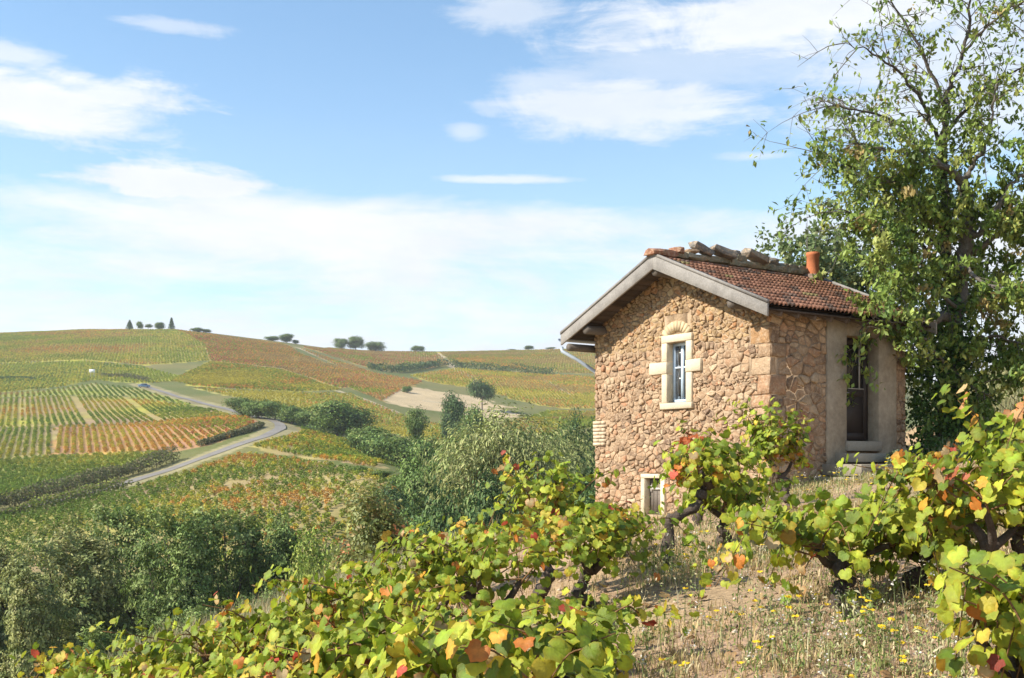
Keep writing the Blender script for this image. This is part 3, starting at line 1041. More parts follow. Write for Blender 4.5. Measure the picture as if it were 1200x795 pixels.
def build_house():
    rng = np.random.default_rng(21)
    H = empty('stone_hut', (CX, CY, HB), HROT)
    tag(H, 'small pinkish rubble stone vineyard hut with red tiled gable roof', 'hut')
    WIN = (1.95, 2.46, 1.06, 2.17)      # s0 s1 z0 z1
    LOW = (2.62, 3.09, -1.02, -0.33)
    DOOR = (1.93, 2.83, 0.35, 2.21)     # t0 t1 z0 z1
    mort = np.array((.45, .325, .21))
    TH = 0.42

    def fr(r, s, z):                    # gable wall: r outwards
        return hl(-r, s, z)

    def sd(r, t, z):                    # door wall
        return hl(t, -r, z)

    def back(r, s, z):
        return hl(HL + r, s, z)

    # walls (mortar body)
    mb = MB()
    cuts = [0.0, 1.95, MID, 2.46, 2.62, 3.09, HW]
    for a, b in zip(cuts[:-1], cuts[1:]):
        mid = (a + b) / 2
        op = [o for o in (WIN, LOW) if o[0] < mid < o[1]]
        lo = HB
        for o in op:
            mb.prism([(a, lo), (b, lo), (b, o[2]), (a, o[2])], fr, -TH, 0, mort)
            lo = o[3]
        mb.prism([(a, lo), (b, lo), (b, wall_top(b)), (a, wall_top(a))], fr, -TH, 0, mort)
    front = mb.build('front_wall', M['mortar'], H)
    mb = MB()
    zt = wall_top(0) - 0.02
    for a, b in ((TH, DOOR[0]), (DOOR[1], HL - TH)):
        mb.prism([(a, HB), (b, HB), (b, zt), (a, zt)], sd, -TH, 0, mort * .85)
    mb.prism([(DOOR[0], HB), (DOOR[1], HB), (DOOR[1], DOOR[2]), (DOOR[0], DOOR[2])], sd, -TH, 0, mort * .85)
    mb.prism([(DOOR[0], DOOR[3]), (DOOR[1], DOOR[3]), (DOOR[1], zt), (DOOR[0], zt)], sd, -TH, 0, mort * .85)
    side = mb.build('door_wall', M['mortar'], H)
    mb = MB()
    mb.prism([(0, HB), (HW, HB), (HW, wall_top(HW)), (MID, wall_top(MID)), (0, wall_top(0))], back, -TH, 0, mort)
    mb.build('rear_wall', M['mortar'], H)
    mb = MB()
    mb.prism([(TH, HB), (HL - TH, HB), (HL - TH, zt), (TH, zt)], lambda r, t, z: hl(t, HW + r, z), -TH, 0, mort)
    mb.build('valley_wall', M['mortar'], H)
    mb = MB()
    mb.box(hl(TH, TH, 0.05), hl(HL - TH, HW - TH, 0.20), (.12, .09, .07))
    mb.build('floor_slab', M['wood'], H)

    # rubble stones
    S = 0.03
    WR = [(1.80, 2.60, .93, 2.32), (1.55, 1.85, 1.60, 1.83), (2.50, 2.95, 1.60, 1.83), (1.87, 2.56, 2.32, 2.68), (2.52, 3.18, -1.05, -.24), (4.22, 4.70, .30, .80)]
    outl = [(-S, HB + .3), (HW, HB + .3), (HW, wall_top(HW) + .05), (MID, wall_top(MID) + .05), (-S, wall_top(0) + .04)]
    QZ = np.cumsum([-1.1] + list(rng.uniform(.20, .34, 13)))
    QZ = QZ[QZ < wall_top(0) - .05]
    for i, (za, zb_) in enumerate(zip(QZ[:-1], QZ[1:])):
        WR.append((-.5, .44 if i % 2 else .24, za, zb_))
    stones = []
    for p in rubble(outl, WR, rng):
        stones.append((stone_mesh(p, fr, rng), 'f', p))
    outl = [(0, -.9), (HL - .0, -.9), (HL - .0, zt), (0, zt)]
    SR = [(1.43, 3.33, -.4, 2.6)]
    for i, (za, zb_) in enumerate(zip(QZ[:-1], QZ[1:])):
        SR.append((-.5, .22 if i % 2 else .40, za, zb_))
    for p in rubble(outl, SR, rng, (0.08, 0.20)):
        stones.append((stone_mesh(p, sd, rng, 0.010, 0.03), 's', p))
    for i, (za, zb_) in enumerate(zip(QZ[:-1], QZ[1:])):
        ws, wt = (.44, .22) if i % 2 else (.24, .40)
        ws, wt = ws + rng.normal() * .03, wt + rng.normal() * .03
        stones.append((stone_mesh([(-S, za), (ws, za), (ws, zb_), (-S, zb_)], fr, rng, 0.007, 0.032), 'f', [(0, za), (0, zb_)]))
        stones.append((stone_mesh([(0, za), (wt, za), (wt, zb_), (0, zb_)], sd, rng, 0.007, 0.030), 's', [(0, za), (0, zb_)]))
    stones.sort(key=lambda e: -e[0][3])
    small = {'f': MB(), 's': MB()}
    for k, ((v, q, f, size), w, poly) in enumerate(stones):
        col = pick_cols(1, STONE_PAL, STONE_W, rng, 0.14)[0]
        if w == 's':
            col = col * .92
        zc = np.mean([p[1] for p in poly])
        if w == 'f' and zc > 2.1:        # more ochre under the gable
            col = col * np.array([1.0, .98, .82])
        cols = np.tile(col, (len(v), 1)) * (0.9 + 0.2 * rng.random((len(v), 1)))
        if k < 300:
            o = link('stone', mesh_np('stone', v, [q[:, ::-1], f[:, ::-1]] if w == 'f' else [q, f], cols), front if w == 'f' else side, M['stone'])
        else:
            small[w].add(v, [q[:, ::-1], f[:, ::-1]] if w == 'f' else [q, f], cols)
    for w, par in (('f', front), ('s', side)):
        o = small[w].build('small_stones', M['stone'], par)
        o['kind'] = 'stuff'
    print('stones', len(stones))

    # window surround of dressed stone
    cream = np.array((.62, .53, .38))
    def block(name, par, fn, a, b, c, d, r0=-0.2, r1=0.045, col=cream, m='dressed'):
        mb = MB()
        k = col * rng.uniform(.9, 1.06)
        mb.prism([(a, c), (b, c), (b, d), (a, d)], fn, r0, r1, k)
        o = mb.build(name, M[m], par)
        bevel(o, 0.008)
        return o
    win = empty('window', hl(0, 0, 0)); win.parent = H; win.location = (0, 0, 0)
    block('lintel_stone', win, fr, 1.80, 2.60, 2.175, 2.31, -.2, .05)
    for a, b in ((1.80, 1.955), (2.455, 2.60)):
        block('jamb_stone', win, fr, a, b, 1.065, 1.60)
        block('jamb_stone', win, fr, a, b, 1.83, 2.17)
    block('jamb_stone', win, fr, 1.57, 1.957, 1.605, 1.825, -.2, .055)
    block('jamb_stone', win, fr, 2.453, 2.93, 1.605, 1.825, -.2, .055)
    block('sill_stone', win, fr, 1.78, 2.62, .945, 1.06, -.2, .07)
    # casement, pale blue paint
    blue = (.50, .62, .74)
    r0, r1 = -.16, -.11
    cas = MB()
    for (a, b, c, d) in ((1.957, 2.005, 1.065, 2.17), (2.405, 2.453, 1.065, 2.17), (2.005, 2.405, 2.115, 2.17), (2.005, 2.405, 1.065, 1.125), (2.18, 2.235, 1.125, 2.115)):
        cas.prism([(a, c), (b, c), (b, d), (a, d)], fr, r0, r1, blue)
    cas.build('casement_frame', M['paint'], win)
    bar = MB()
    for a, b in ((2.005, 2.18), (2.235, 2.405)):
        bar.prism([(a, 1.70), (b, 1.70), (b, 1.73), (a, 1.73)], fr, r0 + .008, r1 - .012, (.58, .66, .72))
    bar.build('glazing_bar', M['paint'], win)
    for a, b in ((2.005, 2.18), (2.235, 2.405)):
        for c, d in ((1.125, 1.70), (1.73, 2.115)):
            pn = MB()
            pn.prism([(a, c), (b, c), (b, d), (a, d)], fr, r0 + .02, r0 + .026, (1, 1, 1))
            pn.build('pane', M['glass'], win)
    # relieving arch of bricks over the lintel
    arch = empty('relieving_arch'); arch.parent = H
    nb_ = 9
    for i in range(nb_):
        a0 = math.radians(148 - i * 116 / nb_)
        a1 = math.radians(148 - (i + 1) * 116 / nb_) + .03
        cxs, czs, ri, ro = 2.205, 2.12, .275, .46
        poly = [(cxs + math.cos(a) * r * 1.0, czs + math.sin(a) * r * .95) for a, r in ((a0, ri), (a0, ro), (a1, ro), (a1, ri))]
        mb = MB()
        mb.prism([(2 * cxs - p[0], p[1]) for p in poly][::-1], fr, -.05, .04 + .008 * rng.random(), np.array((.56, .44, .27)) * rng.uniform(.85, 1.1))
        mb.build('brick', M['dressed'], arch)
    # pale bricks set into the far corner
    brk = empty('corner_brickwork'); brk.parent = H
    for r in range(7):
        z0 = .30 + r * .071
        for (a, b) in (((4.24, 4.44), (4.45, 4.625)) if r % 2 else ((4.28, 4.36), (4.37, 4.625))):
            mb = MB()
            mb.prism([(a, z0), (b, z0), (b, z0 + .060), (a, z0 + .060)], fr, -.1, .032 + .01 * rng.random(), np.array((.60, .47, .32)) * rng.uniform(.85, 1.1))
            mb.build('brick', M['dressed'], brk)
    # low cellar hatch
    low = empty('cellar_hatch'); low.parent = H
    block('lintel_stone', low, fr, 2.52, 3.18, -.33, -.25, -.2, .05)
    block('jamb_stone', low, fr, 2.52, 2.63, -1.04, -.335)
    block('jamb_stone', low, fr, 3.075, 3.18, -1.04, -.335)
    for i in range(4):
        a = 2.633 + i * .111
        mb = MB()
        mb.prism([(a, -1.02), (a + .104, -1.02), (a + .104, -.345 - .03 * rng.random()), (a, -.345)], fr, -.13, -.10 + .008 * rng.random(), np.array((.20, .17, .14)) * rng.uniform(.75, 1.2))
        mb.build('plank', M['wood'], low)
    mb = MB()
    mb.prism([(2.66, -.55), (3.05, -.55), (3.05, -.51), (2.66, -.51)], fr, -.105, -.075, (.45, .42, .38))
    mb.prism([(2.99, -.59), (3.03, -.59), (3.03, -.47), (2.99, -.47)], fr, -.105, -.07, (.45, .42, .38))
    mb.build('hinge_strap', M['wood'], low)

    # door side: rendered jambs, recessed door, steps
    pl = np.array((.40, .335, .245))
    dr = empty('door'); dr.parent = H
    block('plaster_jamb', dr, sd, 1.42, 1.935, -.35, 2.47, -.25, .045, pl, 'plaster')
    block('plaster_jamb', dr, sd, 2.825, 3.34, -.35, 2.47, -.25, .045, pl * 1.06, 'plaster')
    block('plaster_lintel', dr, sd, 1.935, 2.825, 2.213, 2.47, -.25, .035, pl * .8, 'plaster')
    dk = np.array((.045, .034, .028))
    d0, d1 = -.24, -.19
    leaf = MB()
    for (a, b, c, d) in ((1.945, 2.06, .37, 2.2), (2.70, 2.815, .37, 2.2), (2.06, 2.70, 2.09, 2.2), (2.06, 2.70, .37, .50), (2.06, 2.70, 1.16, 1.30)):
        leaf.prism([(a, c), (b, c), (b, d), (a, d)], sd, d0, d1, dk)
    leaf.prism([(2.06, .50), (2.70, .50), (2.70, 1.16), (2.06, 1.16)], sd, d0, d1 - .025, dk * 1.1)
    leaf.build('door_leaf', M['paint'], dr)
    gb = MB()
    for a in (2.135, 2.57):
        gb.prism([(a, 1.30), (a + .02, 1.30), (a + .02, 2.09), (a, 2.09)], sd, d0 + .02, d1 + .004, (.42, .41, .38))  # reflected light on the upright bars is put into their pale colour
    gb.prism([(2.06, 1.29), (2.70, 1.29), (2.70, 1.308), (2.06, 1.308)], sd, d1 - .01, d1 + .006, (.40, .38, .34))
    gb.build('glazing_bar', M['paint'], dr)
    for a, b in ((2.06, 2.135), (2.155, 2.57), (2.59, 2.70)):
        pn = MB()
        pn.prism([(a, 1.308), (b, 1.308), (b, 2.09), (a, 2.09)], sd, d0 + .02, d0 + .026)
        pn.build('pane', M['glass'], dr)
    hd = MB()
    hd.tube([sd(d1 + .04, 2.12, 1.22), sd(d1 + .05, 2.22, 1.215)], .012, 6, (.3, .28, .25))
    hd.tube([sd(d1, 2.12, 1.22), sd(d1 + .05, 2.12, 1.22)], .012, 6, (.3, .28, .25))
    hd.build('handle', M['metal'], dr)
    st = np.array((.36, .31, .235))
    block('threshold_stone', H, sd, 1.90, 2.86, .17, .345, -.24, .10, st, 'dressed')
    block('step_stone', H, sd, 1.62, 3.30, -.03, .125, 0.01, .50, st * .95, 'dressed')
    block('step_stone', H, sd, 1.30, 3.40, -.26, -.06, 0.01, .85, st * .85, 'dressed')
    block('step_stone', H, sd, 1.1, 3.5, -.62, -.28, 0.01, 1.1, st * .8, 'dressed')

    # roof
    R = empty('roof'); R.parent = H
    cosa = 1 / math.sqrt(1 + SLOPE ** 2)
    ang = math.atan(SLOPE)
    half = MID + EOV
    slen = half / cosa
    RL = HL + 0.28 + GOV
    gray = np.array((.075, .055, .042))

    def slope_mat(sidesgn, dist, t, lift=0.0):
        """frame on a roof slope: x along the ridge (t), y up the slope, z out of the roof; dist = distance down from the ridge"""
        s = MID - sidesgn * dist * cosa
        z = PEAK - dist * cosa * SLOPE
        yv = Vector((0, sidesgn * cosa, math.sin(ang)))
        zv = Vector((0, -sidesgn * math.sin(ang), cosa))
        xv = Vector((1, 0, 0)) if sidesgn > 0 else Vector((-1, 0, 0))
        m = Matrix((xv, yv, zv)).transposed().to_4x4()
        p = Vector(hl(t, s, z)) + zv * lift
        m.translation = p
        return m
    # boards under the tiles
    npk = 15
    pw = slen / npk
    for sgn in (1, -1):
        for i in range(npk):
            mb = MB()
            mb.box((0, -pw + .004, -.028), (RL - .05, -.004, 0), gray * rng.uniform(.7, 1.3))
            o = mb.build('roof_board', M['wood'], R)
            o.matrix_local = slope_mat(sgn, i * pw, -GOV + .04 if sgn > 0 else -GOV + RL - .01, -.115)
    # tiles
    tw, tl = 0.2045, slen / 12.0
    nt = int(RL / tw)
    xs = np.linspace(0, tw, 11)
    prof = np.array([.002, .020, .040, .046, .034, .004, .008, .034, .046, .032, .002])
    def tile_geo():
        v = []
        for yy, dz in ((-tl - .035, .038), (0.0, -.012)):
            for x_, h in zip(xs, prof):
                v.append((x_, yy, h + dz))
        for x_, h in zip(xs, prof):
            v.append((x_, -tl - .035, h + .038 - .030))
        n = len(xs)
        f = [[i, i + 1, n + i + 1, n + i] for i in range(n - 1)] + [[2 * n + i, 2 * n + i + 1, i + 1, i] for i in range(n - 1)]
        return np.array(v), np.array(f)
    tv, tf = tile_geo()
    tmesh = mesh_np('roof_tile', tv, tf, (1, 1, 1))
    backtiles = MB()
    for sgn in (1, -1):
        for r in range(12):
            for cidx in range(nt):
                t = -GOV + .03 + cidx * tw
                m = slope_mat(sgn, r * tl, t if sgn > 0 else t + tw, -.05 + rng.normal() * .003)
                m = m @ Matrix.Rotation(rng.normal() * .010, 4, 'Z')
                base = np.array((.37, .185, .115)) * rng.uniform(.68, 1.25)
                u = rng.random()
                if u < .13: base = np.array((.20, .135, .10)) * rng.uniform(.8, 1.2)
                elif u < .20: base = np.array((.38, .20, .12))
                elif u < .215: base = np.array((.34, .27, .12))
                if sgn > 0:
                    o = bpy.data.objects.new('tile', tmesh)
                    if not tmesh.materials:
                        tmesh.materials.append(M['tile'])
                    COL.objects.link(o)
                    o.parent = R
                    o.matrix_local = m
                    o.color = (*base, 1)
                else:
                    mm = np.array(m)
                    backtiles.add(tv @ mm[:3, :3].T + mm[:3, 3], [tf], base)
    o = backtiles.build('valley_side_tiles', M['tile'], R)
    o['kind'] = 'stuff'
    # barge boards
    wd = np.array((.275, .255, .23))
    for sgn in (1, -1):
        for tt_, nm in ((-GOV - .02, 'bargeboard'), (RL - GOV + .03, 'bargeboard')):
            mb = MB()
            poly = []
            e = half + .03
            for (ds, dz) in ((0, -.02), (e, -.02 - e * SLOPE), (e, -.02 - e * SLOPE - .215), (0, -.27)):
                poly.append((MID - sgn * ds, PEAK + dz))
            if sgn < 0:
                poly = poly[::-1]
            mb.prism(poly, lambda r, s, z: hl(tt_ + r, s, z), -.02, .02, wd * rng.uniform(.92, 1.08))
            bevel(mb.build(nm, M['wood'], R), .004)
            mb = MB()                   # capping strip
            poly = [(MID - sgn * 0, PEAK + .035), (MID - sgn * e, PEAK + .035 - e * SLOPE), (MID - sgn * e, PEAK - .018 - e * SLOPE), (MID, PEAK - .018)]
            if sgn < 0:
                poly = poly[::-1]
            mb.prism(poly, lambda r, s, z: hl(tt_ + r, s, z), -.035, .03, wd * .85)
            mb.build('verge_strip', M['wood'], R)
    # purlins
    for s_, zz, rr in ((MID, PEAK - .31, .085), (.42, wall_top(.42) - .10, .085), (HW - .28, wall_top(HW - .28) - .10, .09), (HW + .27, 2.27, .075)):
        mb = MB()
        pts = [hl(t, s_ + .01 * math.sin(t * 3), zz) for t in np.linspace(-GOV + .015, RL - GOV - .05, 8)]
        mb.tube(pts, rr, 10, np.array((.13, .11, .09)))
        mb.build('purlin', M['wood'], R, True)
    # rafters feet under the door-side eaves
    for t in np.arange(-.1, HL + .2, .42):
        mb = MB()
        mb.box((0, -slen + .03, -.09), (.07, -slen + .75, 0), (.13, .10, .08))
        o = mb.build('rafter', M['wood'], R)
        o.matrix_local = slope_mat(1, 0, t, -.146)
    # ridge: clay caps and loose stones laid along it
    def lump(name, t, off, lift, sx, sy, sz, rx, ry, rz, col, m='stone', sub=0.12):
        g = np.array([(x, y, z) for x in (-1, 0, 1) for y in (-1, 0, 1) for z in (-1, 0, 1)], float)
        keep = np.abs(g).sum(1) > 0
        bm = bmesh.new()
        for p, kf in zip(g, keep):
            if not kf: continue
            k = np.abs(p).sum()
            q = p * (1.0 if k == 1 else .93 if k == 2 else .84) + rng.normal(size=3) * sub
            bm.verts.new(Vector(q * np.array((sx, sy, sz)) / 2))
        bmesh.ops.convex_hull(bm, input=bm.verts)
        for v_ in [v_ for v_ in bm.verts if not v_.link_faces]:
            bm.verts.remove(v_)
        me = bpy.data.meshes.new(name)
        bm.to_mesh(me); bm.free()
        set_cols(me, np.array(col) * rng.uniform(.85, 1.15))
        o = link(name, me, R, M[m])
        o.matrix_local = Matrix.Translation(hl(t, MID + off, PEAK + lift)) @ Euler((rx, ry, rz)).to_matrix().to_4x4()
        return o
    grey, moss, red = (.22, .20, .175), (.30, .27, .19), (.34, .16, .10)
    for t in np.arange(-.45, 3.75, .27):
        lump('ridge_cap', t, 0, .035, .34, .30, .12, 0, rng.normal() * .06, rng.normal() * .12, red if t < -.1 else moss, 'stone', .10)
    for (t, off, lift, sx, sy, sz, ry, rz, c) in ((.02, -.06, .10, .22, .24, .12, .1, .3, red), (.36, -.02, .13, .22, .26, .10, -.1, .2, (.36, .24, .15)), (.62, -.08, .20, .46, .30, .14, .42, -.25, grey), (1.10, -.16, .17, .50, .30, .14, .32, -.3, grey),
                                                 (1.52, .03, .21, .28, .26, .15, 0, .1, grey), (1.62, -.02, .12, .30, .26, .12, .1, 0, moss), (2.00, -.13, .19, .48, .34, .14, .34, -.2, (.25, .215, .17)), (2.30, .02, .12, .26, .28, .12, 0, .3, moss), (2.58, .05, .20, .34, .28, .14, -.15, 0, grey),
                                                 (2.86, 0, .11, .28, .26, .12, 0, .2, moss), (3.12, 0, .11, .26, .26, .11, .1, 0, moss), (3.36, .0, .10, .26, .26, .11, 0, .2, moss)):
        lump('ridge_stone', t, off, lift, sx, sy, sz, rng.normal() * .1, ry, rz, c)
    # chimney pipe
    ch = empty('chimney'); ch.parent = R
    ct, cs = 3.62, MID - .16
    zb = PEAK - .16 * SLOPE
    prof_ = [(.0, .14), (.06, .135), (.08, .125), (.48, .12), (.50, .135), (.56, .135)]
    mb = MB()
    n = 16
    rings = []
    for z_, r_ in prof_ + [(.56, .10), (.2, .10)]:
        rings.append([(math.cos(a) * r_, math.sin(a) * r_, z_) for a in np.arange(n) * 2 * math.pi / n])
    v = np.array(rings).reshape(-1, 3) + np.array(hl(ct, cs, zb - .05))
    q = np.array([[i * n + j, i * n + (j + 1) % n, (i + 1) * n + (j + 1) % n, (i + 1) * n + j] for i in range(len(rings) - 1) for j in range(n)])
    mb.add(v, [q], (.46, .155, .065))
    mb.build('clay_pipe', M['clay'], ch, True)
    o = lump('mortar_collar', ct, cs - MID, -.06, .36, .36, .12, 0, 0, .2, (.26, .19, .15), 'mortar')
    o.parent = ch
    # zinc pipe from the valley eaves back to the wall
    mb = MB()
    mb.tube([hl(-.38, HW + .62, 2.30), hl(-.40, HW + .58, 2.22), hl(-.20, HW + .34, 2.04), hl(.06, HW + .10, 1.80), hl(.12, HW + .06, 1.70), hl(.12, HW + .06, -1.4)], .038, 8, (.36, .42, .48))
    mb.build('downpipe', M['metal'], H, True)
    mb = MB()
    gp = []
    for t in (-GOV, HL + .2):
        gp.append([hl(t, HW + EOV + .10 + .065 * math.cos(a), PEAK - (half + .02) * SLOPE - .09 + .065 * math.sin(a)) for a in np.linspace(math.pi, 2 * math.pi, 8)])
    v = np.array(gp).reshape(-1, 3)
    mb.add(v, [np.array([[i, i + 1, 8 + i + 1, 8 + i] for i in range(7)])], (.36, .40, .44))
    mb.build('gutter', M['metal'], H)
    return H


build_house()

# ------------------------------------------------------------------ trees
def crown_mesh(name, seed, rx, rz, n_leaf, leaf, pal, w, lobes=9, clump_n=26, base=0.3, sig=0.16, aspect=0.5, droop=0.4, shape='round', lk=1.0, inner=.55):
    """a crown of leaf faces in clumps; unit: metres, foot of the tree at 0"""
    rng = np.random.default_rng(seed)
    H = rz
    cz = H * (base + (1 - base) * 0.5)
    hz = H * (1 - base) * 0.5
    L = []
    for i in range(lobes):
        d = unit(rng.normal(size=3))
        r = rng.uniform(.25, .72)
        p = np.array([d[0] * rx * r, d[1] * rx * r, cz + d[2] * hz * r])
        k = rng.uniform(.30, .50) * lk
        if shape == 'plume':
            zz = rng.uniform(-.8, .78)
            tap = 1.0 - .55 * max(0, zz)
            p = np.array([d[0] * rx * .72 * tap, d[1] * rx * .72 * tap, cz + hz * zz])
            L.append((p, np.array([rx * k * .8, rx * k * .8, hz * k * .9])))
        elif shape == 'flat':
            L.append((p, np.array([rx * k * 1.1, rx * k * 1.1, hz * k * .8])))
        else:
            L.append((p, np.array([rx * k, rx * k, hz * k])))
    nc = n_leaf // clump_n
    C, K, D = [], [], []
    for i in range(nc):
        p, s = L[int(rng.integers(len(L)))]
        d = unit(rng.normal(size=3) + np.array([0, 0, .25]))
        C.append(p + d * s * rng.uniform(inner, 1.08))
        K.append(rng.uniform(.78, 1.22))
        D.append(d)
    C, D = np.array(C), np.array(D)
    cc = pick_cols(nc, pal, w, rng, .18)
    idx = np.repeat(np.arange(nc), clump_n)
    sg = sig * rx
    pts = C[idx] + rng.normal(size=(len(idx), 3)) * np.array([sg, sg, sg * .7])
    out = unit(pts - np.array([0, 0, cz]))
    ax = out * .5 + np.array([0, 0, -droop])
    v, f = cards(pts, leaf * rng.uniform(.65, 1.3, len(pts)), rng, nbias=np.array([0, 0, .30]) + D[idx] * .85 + out * .2, axis=ax, aspect=aspect, nz=.38)
    col = cc[idx] * (1 + .22 * rng.normal(size=(len(idx), 1))).clip(.5, 1.6)
    return mesh_np(name, v, f, np.repeat(col, 4, 0)), L, cz


def trunk_mesh(name, seed, L, H, r0, bark=(.16, .13, .10), base=0.3):
    rng = np.random.default_rng(seed + 7)
    mb = MB()
    top = H * .72
    zz = np.linspace(-.6, top, 8)
    wob = np.cumsum(rng.normal(size=(8, 2)) * .05 * H / 8, 0)
    wob -= wob[0]
    tr = np.c_[wob, zz]
    mb.tube(tr, np.linspace(r0, r0 * .35, 8), 8, bark)
    for p, s in L:
        k = int(np.clip(np.searchsorted(zz, p[2] * .55), 2, 6))
        a = tr[k]
        b = p + np.array([0, 0, s[2] * .5])
        m = (a + b) / 2 + rng.normal(size=3) * .06 * H / 3 + np.array([0, 0, .03 * H])
        t = np.linspace(0, 1, 6)[:, None]
        path = a * (1 - t) ** 2 + 2 * m * t * (1 - t) + b * t * t
        mb.tube(path, np.linspace(r0 * .4, r0 * .10, 6), 5, bark)
        for q in range(3):
            e = p + unit(rng.normal(size=3)) * s * .9
            mb.tube([path[3], (path[4] + e) / 2, e], [r0 * .15, r0 * .09, r0 * .04], 4, bark)
    return mb.mesh(name)


OLIVE = [(.175, .25, .06), (.235, .305, .085), (.125, .185, .045), (.30, .35, .115)]
DARKG = [(.085, .15, .045), (.12, .19, .055), (.065, .11, .035), (.165, .225, .07)]
MIDG = [(.14, .22, .05), (.185, .265, .06), (.105, .17, .04), (.25, .30, .08)]
PALE = [(.39, .41, .16), (.34, .37, .135), (.45, .44, .19), (.27, .31, .105)]
KINDS = {  # name: (rx, height, leaves, leaf size, palette, weights, kwargs, trunk radius)
    'robinia': (3.6, 13, 38000, .23, OLIVE, (.35, .3, .2, .15), dict(lobes=26, base=.02, sig=.055, lk=.95, shape='plume', droop=.35, aspect=.5, inner=.55), .22),
    'robinia_pale': (3.6, 12, 38000, .23, [(.27, .30, .10), (.34, .35, .12), (.19, .235, .07), (.40, .38, .155)], (.35, .3, .2, .15), dict(lobes=26, base=.02, sig=.055, lk=.95, shape='plume', droop=.35, aspect=.5, inner=.55), .2),
    'willow': (5.2, 14, 24000, .32, PALE, (.35, .3, .15, .2), dict(lobes=20, base=.30, sig=.15, shape='flat', droop=1.0, aspect=.28), .35),
    'bright': (4.0, 9, 20000, .25, [(.30, .37, .07), (.36, .41, .09), (.22, .30, .05), (.42, .42, .12)], (.35, .3, .2, .15), dict(lobes=20, base=.03, sig=.09, lk=.8, droop=.4, aspect=.5), .2),
    'broadleaf': (4.0, 8.5, 12000, .36, MIDG, (.35, .3, .2, .15), dict(lobes=13, base=.05, sig=.13, droop=.3, aspect=.6), .25),
    'dark': (3.4, 8, 12000, .32, DARKG, (.35, .3, .2, .15), dict(lobes=12, base=.04, sig=.14, droop=.3, aspect=.55), .2),
    'bush': (2.4, 3.6, 6000, .28, MIDG, (.3, .25, .3, .15), dict(lobes=10, base=.02, sig=.16, droop=.3, aspect=.55), .12),
    'open': (3.0, 8, 4200, .34, MIDG, (.3, .3, .2, .2), dict(lobes=13, base=.22, sig=.13, droop=.3, aspect=.55), .16),
    'umbrella': (4.6, 5.5, 5000, .5, DARKG, (.3, .3, .2, .2), dict(lobes=12, base=.40, sig=.13, shape='flat', droop=.2, aspect=.5), .3),
}
_kc = {}


def kind_meshes(kind, var):
    if (kind, var) not in _kc:
        rx, H, n, leaf, pal, w, kw, r0 = KINDS[kind]
        seed = 1000 + var * 17 + sum(map(ord, kind))
        cm, L, cz = crown_mesh(kind + '_crown', seed, rx, H, n, leaf, pal, w, **kw)
        cm.materials.append(M['foliage'])
        tm = trunk_mesh(kind + '_trunk', seed, L, H, r0)
        tm.materials.append(M['bark'])
        _kc[(kind, var)] = (cm, tm, rx, H)
    return _kc[(kind, var)]


def tree(name, kind, var, X, ytop, d, wpx, label, group=None, cat='tree', rz=None, ybase=None, tint=None):
    """a tree whose top shows at photo row ytop, wpx photo pixels wide, standing on the ground at distance d"""
    cm, tm, rx, H = kind_meshes(kind, var)
    x = (X - 600) / FPX * d
    zb = gz(x, d)
    h = (HZ - ytop) / FPX * d - zb
    o = empty(name, (x, d, zb - .1), rz if rz is not None else random.uniform(0, 6.28))
    wx = wpx / FPX * d / (2 * rx * .95)
    o.scale = (wx, wx, max(h, .8) / (H * .97))
    link('crown', cm, o)
    link('trunk', tm, o)
    return tag(o, label, cat, group)


VG = 'feathery trees filling the valley below the vines'
for i, (X, yt, d, w, k, lab) in enumerate([
    (-70, 650, 52, 170, 'robinia_pale', None), (15, 640, 56, 150, 'robinia_pale', 'tall pale yellow green feathery tree'), (80, 618, 62, 150, 'robinia_pale', None),
    (150, 596, 66, 125, 'robinia', None), (208, 600, 60, 120, 'robinia', None), (268, 598, 64, 130, 'robinia', None), (322, 606, 66, 115, 'robinia', None),
    (48, 668, 50, 120, 'robinia_pale', None), (118, 735, 46, 110, 'robinia', None), (235, 712, 50, 110, 'robinia', None), (310, 690, 54, 90, 'robinia', None), (-60, 740, 44, 150, 'robinia', None)]):
    pale = k == 'robinia_pale'
    tree('valley_tree', k, i % 2, X, yt, d, w, 'pale yellow green feathery tree on the valley floor below the slope of bush vines' if pale else 'grey green feathery tree in the dense valley thicket below the slope of bush vines',
         'pale feathery trees in the valley' if pale else VG)
for i, (X, yt, d, w, k) in enumerate([(372, 602, 64, 110, 'bright'), (408, 618, 58, 95, 'bright'), (350, 632, 56, 95, 'bright')]):
    tree('bright_tree', k, i % 2, X, yt, d, w, 'bright green round tree at the end of the feathery valley thicket', 'bright green trees beside the valley thicket')

tree('willow_tree', 'willow', 0, 598, 487, 78, 185, 'large spreading pale olive tree with a leaning trunk left of the hut', cat='tree')
tree('willow_tree', 'willow', 1, 655, 500, 88, 120, 'smaller pale olive tree beside the hut wall, behind the large spreading one', cat='tree')
DG = 'dark bushy trees crowding the gully'
for i, (X, yt, d, w, k) in enumerate([(520, 548, 74, 90, 'dark'), (560, 556, 70, 90, 'dark'), (478, 566, 78, 80, 'dark'), (610, 560, 66, 90, 'dark'), (650, 560, 64, 90, 'dark'), (540, 585, 58, 80, 'dark'),
                                     (500, 520, 115, 75, 'broadleaf'), (548, 525, 105, 70, 'broadleaf'), (458, 560, 108, 60, 'dark'), (690, 520, 80, 80, 'dark'), (700, 555, 60, 90, 'dark'), (590, 600, 54, 80, 'dark')]):
    tree('gully_tree', k, i % 3, X, yt, d, w, 'dark green bushy tree crowded round the foot of the large spreading olive tree' if k == 'dark' else 'mid green bushy tree in the gully behind the dark bushy trees', DG if k == 'dark' else 'mid green trees in the gully')
MGr = 'bushes along the gully on the far slope'
